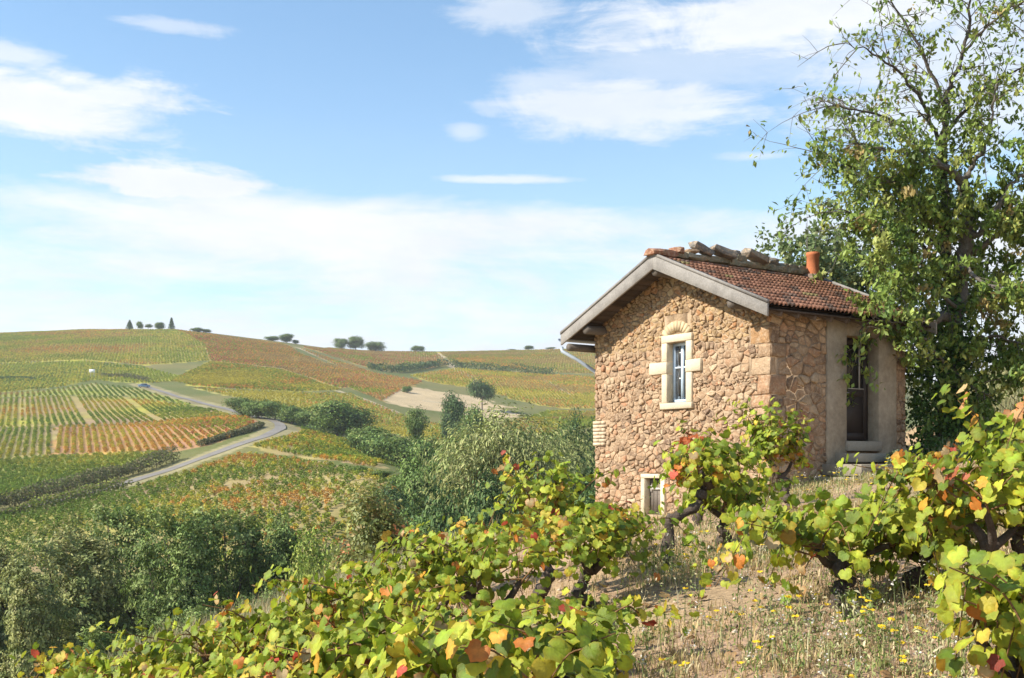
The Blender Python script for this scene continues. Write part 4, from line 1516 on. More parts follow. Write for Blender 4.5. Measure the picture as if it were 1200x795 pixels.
for i, (X, yt, d, w, k) in enumerate([(470, 512, 165, 60, 'bush'), (445, 505, 185, 50, 'bush'), (430, 500, 200, 50, 'bush'), (500, 508, 160, 45, 'bush'), (528, 512, 150, 40, 'bush'), (668, 485, 130, 40, 'dark'), (690, 480, 135, 40, 'dark'),
                                      (560, 512, 140, 50, 'bush'), (620, 508, 150, 60, 'bush'), (585, 505, 160, 60, 'bush'), (660, 500, 150, 50, 'bush'), (690, 505, 140, 50, 'bush')]):
    tree('gully_bush', k, i % 2, X, yt, d, w, 'rounded bush in the gully behind the slope with the lane', MGr, 'bush')
for i, (X, yt, d, w, k) in enumerate([(447, 555, 135, 26, 'bush'), (420, 552, 140, 26, 'bush'), (470, 557, 128, 30, 'bush'), (490, 560, 125, 26, 'bush')]):
    tree('terrace_bush', k, i % 2, X, yt, d, w, 'low bush on the terrace edge below the tongue of vines', 'bushes on the terrace edge', 'bush')
tree('round_tree', 'broadleaf', 0, 396, 462, 240, 74, 'full round bright green tree standing beside the bend of the lane')
for i, (X, yt, d, w) in enumerate([(285, 466, 262, 34), (303, 468, 258, 36), (322, 470, 254, 38), (342, 474, 250, 36), (360, 482, 246, 30)]):
    tree('hedge_bush', 'bush', i % 2, X, yt, d, w * 1.15, 'dark bush in the row between the lane bend and the round tree', 'dark bushes beside the lane bend', 'bush')
tree('slender_tree', 'open', 0, 489, 475, 215, 27, 'small open crowned tree below the straw coloured patch')
tree('pointed_tree', 'dark', 1, 532, 460, 260, 34, 'dark green pointed tree at the lower edge of the straw patch')
tree('low_bush', 'bush', 0, 552, 478, 255, 34, 'brownish low bush at the foot of the pointed dark tree', cat='bush')
tree('umbrella_tree', 'umbrella', 0, 565, 446, 400, 30, 'flat topped dark tree alone above the straw patch')
tree('slope_bush', 'bush', 1, 477, 452, 430, 14, 'small dark bush at the end of the dark hedge above the straw patch', cat='bush')
SK = 'small trees along the skyline'
for i, (X, yt, d, w, k, lab) in enumerate([
    (164, 377, 640, 8, 'bush', 'thin bush on the hilltop between the two conifers'), (174, 379, 642, 9, 'open', 'thin bush on the hilltop between the two conifers'), (187, 376, 641, 11, 'broadleaf', 'thin bush on the hilltop between the two conifers'),
    (232, 384, 652, 16, 'bush', 'low dark bush on the crest beside the taller conifer'), (242, 386, 654, 12, 'bush', 'low dark bush on the crest beside the taller conifer'),
    (320, 394, 672, 20, 'bush', 'low tree on the crest beside the paired round trees of the saddle'), (336, 389, 675, 17, 'broadleaf', 'loose round tree standing on the shoulder of the hill'), (346, 398, 677, 8, 'bush', 'tiny bush at the foot of the shoulder'),
    (400, 394, 735, 18, 'broadleaf', 'round tree of the skyline pair on the saddle'), (417, 394, 738, 20, 'broadleaf', 'round tree of the skyline pair on the saddle'), (440, 401, 750, 24, 'bush', 'low wide bush on the saddle beside the pair of round trees'),
    (490, 405, 790, 16, 'bush', 'small bush alone on the far ridge'), (600, 410, 840, 10, 'bush', 'tiny bush on the far ridge towards the hut'), (620, 405, 840, 12, 'broadleaf', 'small round tree on the far ridge towards the hut'), (645, 407, 840, 12, 'bush', 'tiny bush on the far ridge towards the hut'), (676, 406, 845, 14, 'bush', 'tiny bush on the far ridge towards the hut')]):
    tree('skyline_tree', k, i % 2, X, yt, d, w, lab, SK, 'tree' if k == 'broadleaf' else 'bush')


def conifer(X, yt, d, wpx, label, seed):
    rng = np.random.default_rng(seed)
    x = (X - 600) / FPX * d
    zb = gz(x, d)
    h = (HZ - yt) / FPX * d - zb
    R = wpx / FPX * d / 2
    o = empty('conifer', (x, d, zb - .1))
    n = 1600
    t = rng.random(n) ** .8
    lay = np.floor(t * 9) / 9 + .05
    r = R * (1 - lay * .85) * rng.uniform(.2, 1, n)
    a = rng.uniform(0, 6.28, n)
    p = np.c_[np.cos(a) * r, np.sin(a) * r, h * (.10 + .90 * lay) - r * .15 + rng.normal(size=n) * .35]
    v, f = cards(p, .55, rng, nbias=(0, 0, .8))
    link('crown', mesh_np('conifer_crown', v, f, np.repeat(pick_cols(n, DARKG, (1, 1, 1, .3), rng), 4, 0)), o, M['foliage'])
    mb = MB()
    mb.tube([(0, 0, -.5), (0, 0, h * .5), (0, 0, h * .97)], [.22, .14, .03], 6, (.12, .1, .08))
    mb.build('trunk', M['bark'], o)
    tag(o, label, 'conifer', 'conifers on the hilltop')


conifer(152, 376, 640, 11, 'shorter ragged conifer standing on the rounded hilltop', 1)
conifer(201, 373, 642, 10, 'taller pointed conifer standing on the rounded hilltop', 2)


def hedge(name, pts, d0, w, h, label, pal, seed, leaf=.5, dens=26):
    rng = np.random.default_rng(seed)
    line = smooth_line([hit(a, b, d0) for a, b in pts], 10)
    ln = np.r_[0, np.cumsum(np.hypot(*np.diff(line, axis=0).T))]
    n = int(ln[-1] * dens)
    u = rng.random(n) * ln[-1]
    x, y = np.interp(u, ln, line[:, 0]), np.interp(u, ln, line[:, 1])
    k = .45 + .75 * fbm(u / 7, u * 0, seed, 3)
    o3 = unit(rng.normal(size=(n, 3))) * rng.uniform(.5, 1, (n, 1)) * np.c_[w * k, w * k, h * .5 * k]
    z = height(x, y)
    p = np.c_[x + o3[:, 0], y + o3[:, 1], z + h * .5 * k + o3[:, 2]]
    c0 = p[0].copy()
    v, f = cards(p - c0, leaf * rng.uniform(.6, 1.3, n), rng)
    o = empty(name, c0)
    link('foliage', mesh_np(name, v, f, np.repeat(pick_cols(n, pal, (1, 1, 1, .5), rng), 4, 0)), o, M['foliage'])
    mb = MB()
    for q in np.arange(0, ln[-1], 4.0):
        a, b = np.interp(q, ln, line[:, 0]), np.interp(q, ln, line[:, 1])
        zz = gz(a, b)
        mb.tube(np.array([(a, b, zz - .3), (a + .1, b, zz + h * .4)]) - c0, [.08, .04], 4, (.12, .1, .08))
    mb.build('stems', M['bark'], o)['kind'] = 'stuff'
    return tag(o, label, 'hedge')


hedge('field_hedge', [(432, 432), (460, 437), (490, 434), (518, 430), (560, 434), (605, 437), (650, 440)], 480, 2.6, 5.0, 'dark hedge crossing the far hillside above the straw patch', DARKG, 4, 1.0)
DRYP = [(.26, .215, .11), (.17, .17, .07), (.12, .145, .05), (.095, .12, .04)]
hedge('lane_bank', [(-40, 603), (40, 589), (95, 575), (140, 561), (190, 546), (205, 541)], 110, 1.5, 3.0, 'dry grassy bank with scrub along the lower lane', DRYP, 5, .36, 170)
hedge('lane_bank', [(235, 524), (262, 515), (290, 507), (306, 500)], 130, 1.4, 1.6, 'dry grassy bank on the inside of the lane bend', DRYP, 6, .36, 170)
hedge('verge_scrub', [(-40, 616), (30, 602), (80, 590), (120, 580), (150, 573)], 105, .9, 1.9, 'low green scrub hiding the lower end of the lane', [G1, G2, DRYP[0], DRYP[2]], 7, .32, 150)
hedge('hill_hedge', [(118, 441), (150, 444), (175, 448)], 330, 1.5, 2.5, 'scrubby hedge beside the top of the lane', DRYP, 8, .6)
hedge('road_edge_hedge', [(-10, 446), (20, 444), (40, 446)], 330, 1.2, 1.6, 'short dark hedge low on the rounded hill', DARKG, 9, .6)


# ------------------------------------------------------------------ big tree beside the hut
def bez(pts, n=14):
    return smooth_line(np.array(pts), max(2, n // max(1, len(pts) - 1)))


def big_tree():
    rng = np.random.default_rng(77)
    x0, y0 = (1110 - 600) / FPX * 21.6, 21.6
    zb = gz(x0, y0)
    root = empty('broadleaf_tree', (x0, y0, zb - .1))
    org = np.array([x0, y0, zb - .1])

    def W(l):
        return np.array([px(*p) for p in l]) - org
    grey = np.array((.17, .15, .125))
    dark = np.array((.10, .085, .07))
    limbs = [  # name, points, r0, r1, colour, leafiness
        ('trunk', [(1108, 560, 21.6), (1112, 480, 21.6), (1118, 400, 21.6), (1128, 320, 21.5), (1131, 275, 21.4), (1134, 240, 21.4), (1128, 215, 21.3)], .20, .10, grey, 1),
        ('branch', [(1128, 215, 21.3), (1114, 200, 21.1), (1095, 190, 21), (1062, 180, 20.8), (1040, 176, 20.6), (1000, 168, 20.4)], .085, .012, grey, .8),
        ('branch', [(1128, 215, 21.3), (1142, 190, 21.3), (1155, 170, 21.2), (1162, 140, 21.2), (1168, 90, 21.1)], .06, .012, grey, .8),
        ('branch', [(1112, 330, 22), (1107, 240, 22.1), (1106, 170, 22.1), (1111, 110, 22), (1132, 50, 22), (1140, -30, 22)], .11, .015, dark, .7),
        ('branch', [(1132, 275, 21.4), (1150, 272, 21.2), (1170, 240, 21), (1188, 212, 20.9), (1230, 190, 20.7)], .075, .015, grey, .9),
        ('branch', [(1122, 380, 21.5), (1110, 372, 21.0), (1090, 374, 20.6)], .10, .085, grey * 1.25, 0),
        ('branch', [(1118, 350, 21.4), (1070, 300, 20.8), (1020, 262, 20.3), (985, 245, 20.0)], .05, .008, dark, 1),
        ('branch', [(1114, 310, 22.2), (1050, 235, 22), (1000, 195, 21.6), (962, 180, 21.2)], .05, .006, dark, .55),
        ('branch', [(1106, 220, 22.1), (1060, 150, 21.8), (1010, 130, 21.4), (965, 125, 21)], .045, .005, dark, .35),
        ('branch', [(1107, 180, 22), (1075, 110, 21.7), (1030, 66, 21.3), (990, 50, 21)], .045, .005, dark, .35),
        ('branch', [(1109, 130, 22), (1080, 60, 22), (1050, 10, 22), (1020, -40, 22)], .04, .006, dark, .55),
        ('branch', [(1134, 300, 21.6), (1190, 265, 21.8), (1260, 240, 22)], .06, .015, grey, 1),
        ('branch', [(1130, 60, 22), (1170, 20, 21.8), (1220, -10, 21.6)], .03, .008, dark, .7),
        ('branch', [(1106, 160, 22), (1160, 100, 22.4), (1240, 60, 22.6)], .045, .008, dark, .8),
        ('branch', [(1112, 440, 21.0), (1080, 392, 20.2), (1040, 374, 19.6), (1004, 384, 19.2)], .03, .006, grey, .6),
        ('branch', [(1120, 400, 21.2), (1165, 395, 20.8), (1215, 410, 20.5)], .05, .01, grey, 1.1),
        ('branch', [(1120, 360, 20.9), (1080, 330, 20.3), (1030, 318, 19.8)], .04, .006, grey, 1.1),
        ('branch', [(1118, 330, 22.4), (1060, 262, 22.8), (1020, 210, 22.9), (985, 110, 22.9)], .05, .006, dark, .5),
        ('branch', [(1125, 300, 20.9), (1150, 330, 20.4), (1190, 345, 20.1), (1240, 350, 20)], .04, .01, grey, 1.1),
        ('branch', [(1118, 380, 22.4), (1170, 320, 22.8), (1230, 290, 23)], .05, .01, dark, 1.1),
        ('branch', [(1116, 430, 21.0), (1130, 450, 20.6), (1160, 462, 20.3)], .03, .008, grey, 1.1),
        ('branch', [(1113, 290, 22.0), (1085, 240, 21.4), (1060, 215, 21), (1030, 215, 20.7)], .04, .006, dark, 1),
    ]
    leaves, lcol = [], []
    twigs = MB()
    for nm, pts, r0, r1, col, leafy in limbs:
        P = W(pts)
        L = smooth_line(P, 6)
        L[1:-1] += rng.normal(size=(len(L) - 2, 3)) * .02
        mb = MB()
        mb.tube(L, np.linspace(r0, r1, len(L)), 8 if r0 > .05 else 6, col)
        o = mb.build(nm, M['bark'], root, True)
        if pts[-1] == (1090, 374, 20.6):
            e = L[-1]
            cut = MB()
            dv = unit((L[-1] - L[-2])[None])[0]
            cut.tube([e - dv * .002, e + dv * .012], [.083, .080], 12, (.62, .55, .43))
            cut.build('sawn_end', M['wood'], o)
        if leafy <= 0:
            continue
        seg = np.linalg.norm(np.diff(L, axis=0), axis=1)
        cum = np.r_[0, np.cumsum(seg)]
        q = cum[-1] * (.15 if nm == 'branch' else .45)
        while q < cum[-1]:
            p = np.array([np.interp(q, cum, L[:, k]) for k in range(3)])
            main = L[-1] - L[0]
            main = main / np.linalg.norm(main)
            dirv = unit((rng.normal(size=3) * .75 + main * .75 + np.array([-.1, 0, .05]))[None])[0]
            ln = rng.uniform(.5, 1.5)
            t = np.linspace(0, 1, 6)[:, None]
            sag = np.array([0, 0, rng.uniform(-.45, .25)])
            T = p + dirv * ln * t + sag * t * t * ln + rng.normal(size=(6, 3)) * .03 * t
            twigs.tube(T, np.linspace(.013, .003, 6), 3, dark * 1.6, cap=False)
            for m_ in range(int(rng.integers(3, 6))):
                k = int(rng.integers(1, 6))
                d2 = unit((rng.normal(size=3) + dirv * .8 + np.array([0, 0, -.1]))[None])[0]
                l2 = rng.uniform(.25, .7)
                sag2 = np.array([0, 0, -rng.uniform(0, .4)])
                T2 = T[k] + d2 * l2 * t + sag2 * t * t * l2
                twigs.tube(T2[::2], [.006, .004, .002], 3, dark * 1.9, cap=False)
                X = 600 + FPX * (T2[-1][0] + org[0]) / (T2[-1][1] + org[1])
                Y = HZ - FPX * (T2[-1][2] + org[2]) / (T2[-1][1] + org[1])
                dens = leafy * (0.34 + .81 * float(sstep(Y, 60, 280))) * (.45 + .55 * float(sstep(X, 930, 1040)))
                nl = int(rng.poisson(27 * dens))
                if nl:
                    u = rng.random(nl) ** .7
                    pp = np.stack([np.interp(u, t[:, 0], T2[:, c]) for c in range(3)], 1) + rng.normal(size=(nl, 3)) * .055
                    leaves.append(pp)
                    base = pick_cols(1, [(.18, .225, .05), (.25, .28, .07), (.13, .18, .04), (.32, .31, .09), (.30, .20, .08)], (.36, .30, .20, .11, .03), rng, .12)
                    lcol.append(base * (1 + .22 * rng.normal(size=(nl, 1))).clip(.5, 1.6))
            q += rng.uniform(.09, .19)
    lv, lc = np.concatenate(leaves), np.concatenate(lcol)
    v, f = cards(lv, .135 * rng.uniform(.7, 1.25, len(lv)), rng, nbias=(-.25, -.25, .45), axis=np.array([0, 0, -.9]), aspect=.5, fold=.10)
    o = link('crown', mesh_np('broadleaf_crown', v, f, np.repeat(lc * np.array([1.0, 1.12, .95]), 4, 0)), root, M['foliage_near'])
    o['kind'] = 'stuff'
    o = twigs.build('twigs', M['bark'], root)
    o['kind'] = 'stuff'
    print('big tree leaves', len(lv))
    tag(root, 'tall broadleaf tree with bare twigs and drooping leaves behind the hut', 'tree')

    # ivy wrapped round the trunk and the end of the door wall
    iv = empty('ivy', (x0, y0, zb - .1))
    lumps = [(1112, 470, 21.2, .62, 1.3), (1095, 500, 20.9, .55, .9), (1085, 440, 21.0, .42, .9), (1130, 440, 21.1, .55, 1.0), (1115, 400, 21.3, .5, .9), (1140, 490, 20.9, .45, .8), (1075, 400, 21.0, .32, .7), (1105, 520, 20.8, .5, .5)]
    pts, wts = [], np.array([l[3] * l[4] for l in lumps])
    n = 6500
    k = rng.choice(len(lumps), n, p=wts / wts.sum())
    c = np.array([np.array(px(l[0], l[1], l[2])) for l in lumps])[k]
    r = np.array([(l[3], l[3], l[4]) for l in lumps])[k]
    d = unit(rng.normal(size=(n, 3)))
    p = c + d * r * rng.uniform(.72, 1.06, (n, 1)) - org
    v, f = cards(p, .085 * rng.uniform(.7, 1.3, n), rng, nbias=d * .9 + np.array([0, 0, .3]), axis=np.array([0, 0, -.8]), aspect=.95, fold=.05)
    o = link('leaves', mesh_np('ivy_leaves', v, f, np.repeat(pick_cols(n, [(.085, .165, .035), (.115, .205, .045), (.06, .12, .028), (.17, .25, .06)], (.35, .3, .2, .15), rng), 4, 0)), iv, M['foliage_near'])
    o['kind'] = 'stuff'
    for i in range(5):
        mb = MB()
        a = np.linspace(0, 1, 9)
        ph = i * 1.3
        st = np.array([px(1108 + 8 * math.sin(ph + q * 5), 550 - q * 170, 21.35) for q in a]) - org
        mb.tube(st, np.linspace(.025, .01, 9), 5, dark * 1.4)
        mb.build('stem', M['bark'], iv)
    tag(iv, 'dark glossy ivy climbing the tree trunk beside the door', 'ivy')


big_tree()


def rear_tree(X, ytop, d, wpx, seed, label, n=5200):
    """pale rounded-leaf tree behind the hut roof"""
    rng = np.random.default_rng(seed)
    x, y = (X - 600) / FPX * d, d
    zb = gz(x, y)
    org = np.array([x, y, zb - .1])
    root = empty('rear_tree', org)
    ztop = (HZ - ytop) / FPX * d - org[2]
    R = wpx / FPX * d / 2
    mb = MB()
    tr = np.array([(0, 0, -.3), (.1, 0, ztop * .3), (.05, .1, ztop * .55), (0, 0, ztop * .75)])
    mb.tube(tr, [.14, .12, .09, .06], 7, (.24, .22, .19))
    mb.build('trunk', M['bark'], root, True)
    P = []
    tw = MB()
    for i in range(34):
        a = rng.uniform(0, 6.28)
        z0 = ztop * rng.uniform(.45, .75)
        e = np.array([math.cos(a) * R * rng.uniform(.3, 1), math.sin(a) * R * rng.uniform(.3, 1), ztop * rng.uniform(.62, 1.0)])
        s = np.array([0, 0, z0])
        t = np.linspace(0, 1, 7)[:, None]
        path = s * (1 - t) + e * t + np.array([0, 0, -.35]) * (t * (1 - t)) * 2
        tw.tube(path, np.linspace(.03, .006, 7), 4, (.24, .22, .19), cap=False)
        for j in range(6):
            q = path[int(rng.integers(3, 7))] + rng.normal(size=3) * .16 * R
            P.append(q + rng.normal(size=(n // 204, 3)) * .085 * R)
    o = tw.build('branches', M['bark'], root)
    o['kind'] = 'stuff'
    P = np.concatenate(P)
    v, f = cards(P, .14 * rng.uniform(.7, 1.25, len(P)), rng, nbias=(-.2, -.2, .4), aspect=.8, fold=.06)
    o = link('crown', mesh_np('rear_crown', v, f, np.repeat(pick_cols(len(P), [(.16, .22, .085), (.21, .26, .11), (.12, .17, .06), (.27, .29, .12)], (.35, .3, .2, .15), rng), 4, 0)), root, M['foliage_near'])
    o['kind'] = 'stuff'
    tag(root, label, 'tree')


rear_tree(945, 240, 30, 115, 5, 'pale round leaved tree rising behind the clay chimney')
rear_tree(1010, 262, 31, 110, 6, 'pale tree behind the roof end, between chimney and tall broadleaf tree')
rear_tree(893, 282, 33, 36, 7, 'small pale sapling crown above the middle of the ridge stones', 1200)

# ------------------------------------------------------------------ grape vines in the foreground
LEAF_OUT = [(0, 1.0), (25, .80), (47, .95), (74, .77), (100, .86), (131, .72), (160, .52)]


def leaf_mesh(seed):
    rng = np.random.default_rng(seed)
    lobe = rng.uniform(.75, 1.0)
    pts = [(a, r) for a, r in LEAF_OUT] + [(180, .10)] + [(360 - a, r) for a, r in LEAF_OUT[:0:-1]]
    pts = [(a + rng.normal() * 2, (r * lobe + (1 - lobe) * .8) * (1 + rng.normal() * .06)) for a, r in pts]
    curl, fold, wav = rng.uniform(-.1, .38), rng.uniform(.02, .30), rng.uniform(0, 6.28)
    def P(a, r, k=1):
        a = math.radians(a)
        x, y = math.sin(a) * r * .98, math.cos(a) * r
        z = fold * abs(x) - curl * r * r + .07 * math.sin(3 * a + wav) * r
        return (x, y, z)
    n = len(pts)
    v = [P(a, r) for a, r in pts] + [(lambda p, k: (p[0], p[1], p[2] + (.07 if k % 2 else -.035)))(P(a, r * .56), k) for k, (a, r) in enumerate(pts)] + [(0, 0, 0)]
    i = np.arange(n)
    i2 = (i + 1) % n
    q = np.stack([i, i + n, i2 + n, i2], 1)
    f = np.stack([i + n, np.full(n, 2 * n), i2 + n], 1)
    ed = rng.uniform(.72, 1.0)
    col = np.vstack([np.tile((1.05, ed, .75 * ed), (n, 1)), np.ones((n, 3)), [[1.1, 1.1, 1.0]]])
    col[:n] *= rng.uniform(.85, 1.1, (n, 1))
    vv = np.array(v)
    vv[:, 1] += .25                       # the stalk joins near the notch
    return vv, q, f, col


LEAVES = [leaf_mesh(40 + i) for i in range(9)]
LEAF_ME = []
for _v, _q, _f, _c in LEAVES:
    _m = mesh_np('vine_leaf', _v, [_q, _f], _c, smooth=True)
    _m.materials.append(M['leaf'])
    LEAF_ME.append(_m)
LG = [(.24, .33, .030), (.34, .41, .040), (.155, .235, .025), (.41, .46, .045), (.54, .46, .055), (.58, .34, .045), (.56, .21, .045), (.43, .08, .045), (.50, .37, .19)]
LW_GREEN = np.array([.31, .29, .17, .14, .05, .01, .01, .005, .015])
LW_AUT = np.array([.22, .27, .11, .19, .08, .045, .035, .01, .04])
LW_RED = np.array([.06, .10, .04, .13, .14, .15, .22, .12, .04])
NLEAF = [0]


def vine(X, d, top, label, seed, width=.75, ncane=13, aut=.4, red=0.0, trunk=None, head=.42, lean=(0, 0), nobj=150, leafs=.048, hang=.4, redspots=()):
    """one bush vine: gnarled trunk, arms, canes and lobed leaves; top = photo row its shoots reach"""
    rng = np.random.default_rng(seed)
    fine = X < 760 and d > 5.2
    if fine:
        leafs = .041
    sp = .70 if fine else .9
    x, y = (X - 600) / FPX * d, d
    zb = gz(x, y)
    root = empty('grape_vine', (x, y, zb - .03))
    org = np.array([x, y, zb - .03])
    ht = (HZ - top) / FPX * d - org[2]
    bark = np.array((.115, .09, .072))
    # trunk
    if trunk is None:
        hz = head * min(ht, 1.2)
        tp = [np.array([0, 0, -.12])]
        for i in range(1, 6):
            tp.append(np.array([rng.normal() * .045 + lean[0] * i / 5, rng.normal() * .045 + lean[1] * i / 5, hz * i / 5]))
        tp = np.array(tp)
    else:
        tp = np.array(trunk, float)
    L = smooth_line(tp, 5)
    rr = np.linspace(.048, .034, len(L)) * (1 + .25 * rng.normal(size=len(L))).clip(.6, 1.5)
    rr[0] *= 1.5
    mb = MB()
    mb.tube(L, rr, 8, bark)
    mb.build('trunk', M['bark'], root, True)
    tip = L[-1]
    arms = []
    na = int(rng.integers(3, 5))
    for i in range(na):
        a = i * 6.28 / na + rng.uniform(-.5, .5)
        e = tip + np.array([math.cos(a) * .24 * width / .75, math.sin(a) * .2, rng.uniform(.06, .24)])
        m = (tip + e) / 2 + np.array([0, 0, -.03]) + rng.normal(size=3) * .02
        A = smooth_line(np.array([tip - np.array([0, 0, .03]), m, e]), 5)
        mb = MB()
        mb.tube(A, np.linspace(.032, .018, len(A)), 6, bark)
        mb.build('arm', M['bark'], root, True)
        arms.append(e)
    lp, la, ln_, ls = [], [], [], []
    cen = np.array([tip[0], tip[1], tip[2] + .25])
    for c in range(ncane):
        s = arms[c % na] + rng.normal(size=3) * .02
        a = rng.uniform(0, 6.28)
        reach = width * rng.uniform(.35, 1.05)
        up = (ht - s[2]) * rng.uniform(.55, 1.0)
        if c == 0:
            up, reach = ht - s[2], width * .3
        hg = rng.random() < hang
        e1 = s + np.array([math.cos(a) * reach * .55, math.sin(a) * reach * .45, up * .75])
        e2 = s + np.array([math.cos(a) * reach, math.sin(a) * reach * .8, up if not hg else up * .15 - .30 * width])
        path = smooth_line(np.array([s, s * .6 + e1 * .4 + rng.normal(size=3) * .04, e1, e2]), 5)
        cm = MB()
        cm.tube(path, np.linspace(.0065, .0025, len(path)), 4, (.26, .15, .07), cap=False)
        cm.build('cane', M['bark'], root, True)
        seg = np.r_[0, np.cumsum(np.linalg.norm(np.diff(path, axis=0), axis=1))]
        q = .10
        sd = 1
        while q < seg[-1] + .02:
            p = np.array([np.interp(q, seg, path[:, k]) for k in range(3)])
            reps = 2 if rng.random() < .85 else 1
            for _ in range(reps):
                o = unit((rng.normal(size=3) + np.array([0, -.15, .2]))[None])[0]
                pet = rng.uniform(.05, .12)
                lp.append(p + o * pet)
                out = p + o * pet - cen
                out[2] *= .4
                out = out / (np.linalg.norm(out) + 1e-6)
                nr = unit((out * .7 + np.array([-.22, -.22, .5]) + rng.normal(size=3) * .5)[None])[0]
                ax = out * .5 + np.array([0, 0, -.75]) + rng.normal(size=3) * .35
                ln_.append(nr)
                la.append(ax)
                ls.append(leafs * rng.uniform(.62, 1.25) * (1 - .35 * max(0, q / seg[-1] - .75)))
            q += rng.uniform(.036, .062) * sp
            sd = -sd
    lp, ln_, la, ls = map(np.array, (lp, ln_, la, ls))
    n = len(lp)
    la = unit(la - ln_ * np.sum(la * ln_, 1, keepdims=True))
    lx = np.cross(la, ln_)
    aut = aut * .8
    w = LW_GREEN * (1 - aut) + LW_AUT * aut
    w = w * (1 - red) + LW_RED * red
    # neighbouring leaves turn together
    pn = fbm(lp[:, 0] * 4 + seed, lp[:, 2] * 4 + lp[:, 1] * 2, seed, 3)
    rank = np.argsort(np.argsort(pn + rng.normal(size=n) * .10)) / max(1, n - 1)
    ki = np.minimum(np.searchsorted(np.cumsum(w / w.sum()), rank), len(LG) - 1)
    col = np.array(LG)[ki] * (1 + .18 * rng.normal(size=(n, 1))).clip(.6, 1.5)
    for (sx, sy, sr, sc) in redspots:
        q = np.array(px(sx, sy, d)) - org
        m = np.hypot(lp[:, 0] - q[0], lp[:, 2] - q[2]) < sr
        col[m] = np.array(sc) * (1 + .15 * rng.normal(size=(m.sum(), 1)))
    near = np.argsort(lp[:, 1] - .35 * lp[:, 2] - .25 * np.abs(lp[:, 0]))
    inner = MB()
    for j, i in enumerate(near):
        k = int(rng.integers(len(LEAVES)))
        if j < nobj:
            o = bpy.data.objects.new('leaf', LEAF_ME[k])
            R = Matrix((lx[i], la[i], ln_[i])).transposed().to_4x4()
            R = R @ Matrix.Scale(ls[i], 4)
            R.translation = lp[i]
            COL.objects.link(o)
            o.parent = root
            o.matrix_local = R
            o.color = (*col[i], 1)
            NLEAF[0] += 1
        else:
            v, q_, f_, c_ = LEAVES[k]
            vv = lp[i] + (v * ls[i]) @ np.array([lx[i], la[i], ln_[i]])
            inner.add(vv, [q_, f_], c_ * col[i])
    if inner.n:
        o = inner.build('inner_leaves', M['leaf'], root, True)
        o['kind'] = 'stuff'
    return tag(root, label, 'grape vine', 'bush vines on the near slope')


vine(1196, 3.9, 648, 'close vine with broad yellow green leaves beside the flowering weeds', 1, .46, 22, .25, leafs=.046, hang=.6, head=.35)
vine(600, 4.5, 728, 'close vine with large pale yellow green leaves below the bare earth strip', 2, .60, 13, .55, leafs=.060)
vine(500, 4.9, 752, 'low vine with pinkish yellow leaves beside the large leaved close vine', 3, .60, 12, .65, leafs=.060)
vine(728, 4.5, 772, 'tiny sparse vine with few leaves at the edge of the bare earth strip', 4, .16, 4, .5, nobj=60)
vine(985, 6.6, 588, 'low wide vine with dark straight trunk over the flowering weeds', 5, .85, 26, .25, head=.45, nobj=210, hang=.45)
vine(1085, 6.7, 592, 'green vine between the straight trunked vine and the red tipped vine', 6, .68, 22, .25, nobj=170, hang=.5)
vine(1160, 6.1, 520, 'vine with pale broad leaves in front of the ivy', 7, .60, 22, .35, nobj=180, redspots=((1108, 548, .055, (.42, .14, .07)),))
vine(1212, 6.4, 445, 'tall vine with orange topmost leaves on a bent grey arm beside the ivy', 8, .50, 14, .5, nobj=170, redspots=((1192, 458, .13, (.56, .27, .10)), (1175, 475, .06, (.58, .32, .14))))
vine(1100, 9.5, 520, 'sparse reddish vine in front of the door steps', 9, .35, 6, .6, .5, nobj=70)
vine(785, 8.7, 528, 'vine with twisted S shaped bare trunk before the cellar hatch', 10, .40, 24, .2, nobj=210, hang=.5,
     trunk=[(.05, .0, -.12), (-.02, 0, .12), (.0, 0, .32), (-.01, 0, .42), (.10, -.02, .46), (.22, -.02, .54), (.26, 0, .66), (.32, .03, .70)])
vine(845, 9.4, 548, 'dense green vine between the twisted trunk and the vine at the house corner', 11, .56, 20, .15, nobj=160, hang=.45)
vine(818, 11.6, 492, 'upright leafy vine with a few red leaves right in front of the rubble gable', 12, .34, 8, .35, nobj=90, redspots=((812, 520, .12, (.42, .12, .04)), (790, 562, .14, (.40, .03, .05))))
vine(915, 12.6, 470, 'rounded vine with black forked trunk at the near corner of the hut', 13, .50, 22, .45, nobj=150, head=.33, hang=.3)
vine(686, 7.8, 592, 'vine with dark forked trunk at the end of the bare earth strip', 14, .60, 24, .45, nobj=190)
vine(640, 8.4, 538, 'tall vine with upright pale green shoots before the valley', 15, .55, 16, .35, nobj=170)
vine(716, 9.6, 618, 'yellowish vine below the cellar hatch', 16, .55, 14, .5, nobj=140)
vine(570, 7.2, 615, 'bushy green vine beside the tall one with upright shoots', 17, .75, 16, .35, nobj=170)
vine(545, 9.6, 608, 'vine with yellow shoots at the back of the near slope, beside the dry grass', 18, .62, 13, .5, nobj=110)
vine(490, 7.2, 650, 'bushy green vine above the pinkish low vine', 19, .75, 16, .3, nobj=170)
vine(450, 9.4, 672, 'vine at the slope edge beside the dry grass below the wild shrub', 20, .62, 13, .5, nobj=110)
vine(405, 6.9, 678, 'vine with a patch of bright orange leaves above the valley thicket', 21, .75, 16, .55, nobj=170, redspots=((385, 728, .07, (.60, .25, .07)),))
vine(335, 7.0, 706, 'yellow green vine at the slope edge beside the orange leaved one', 22, .72, 15, .6, nobj=150)
vine(262, 7.1, 728, 'golden green low vine above the feathery valley trees', 23, .70, 14, .65, nobj=140)
vine(188, 7.2, 748, 'low vine with yellow leaves above the feathery valley trees', 24, .68, 13, .6, nobj=120)
vine(115, 7.3, 762, 'low pale green vine nearing the end of the row above the valley', 25, .62, 12, .5, nobj=110)
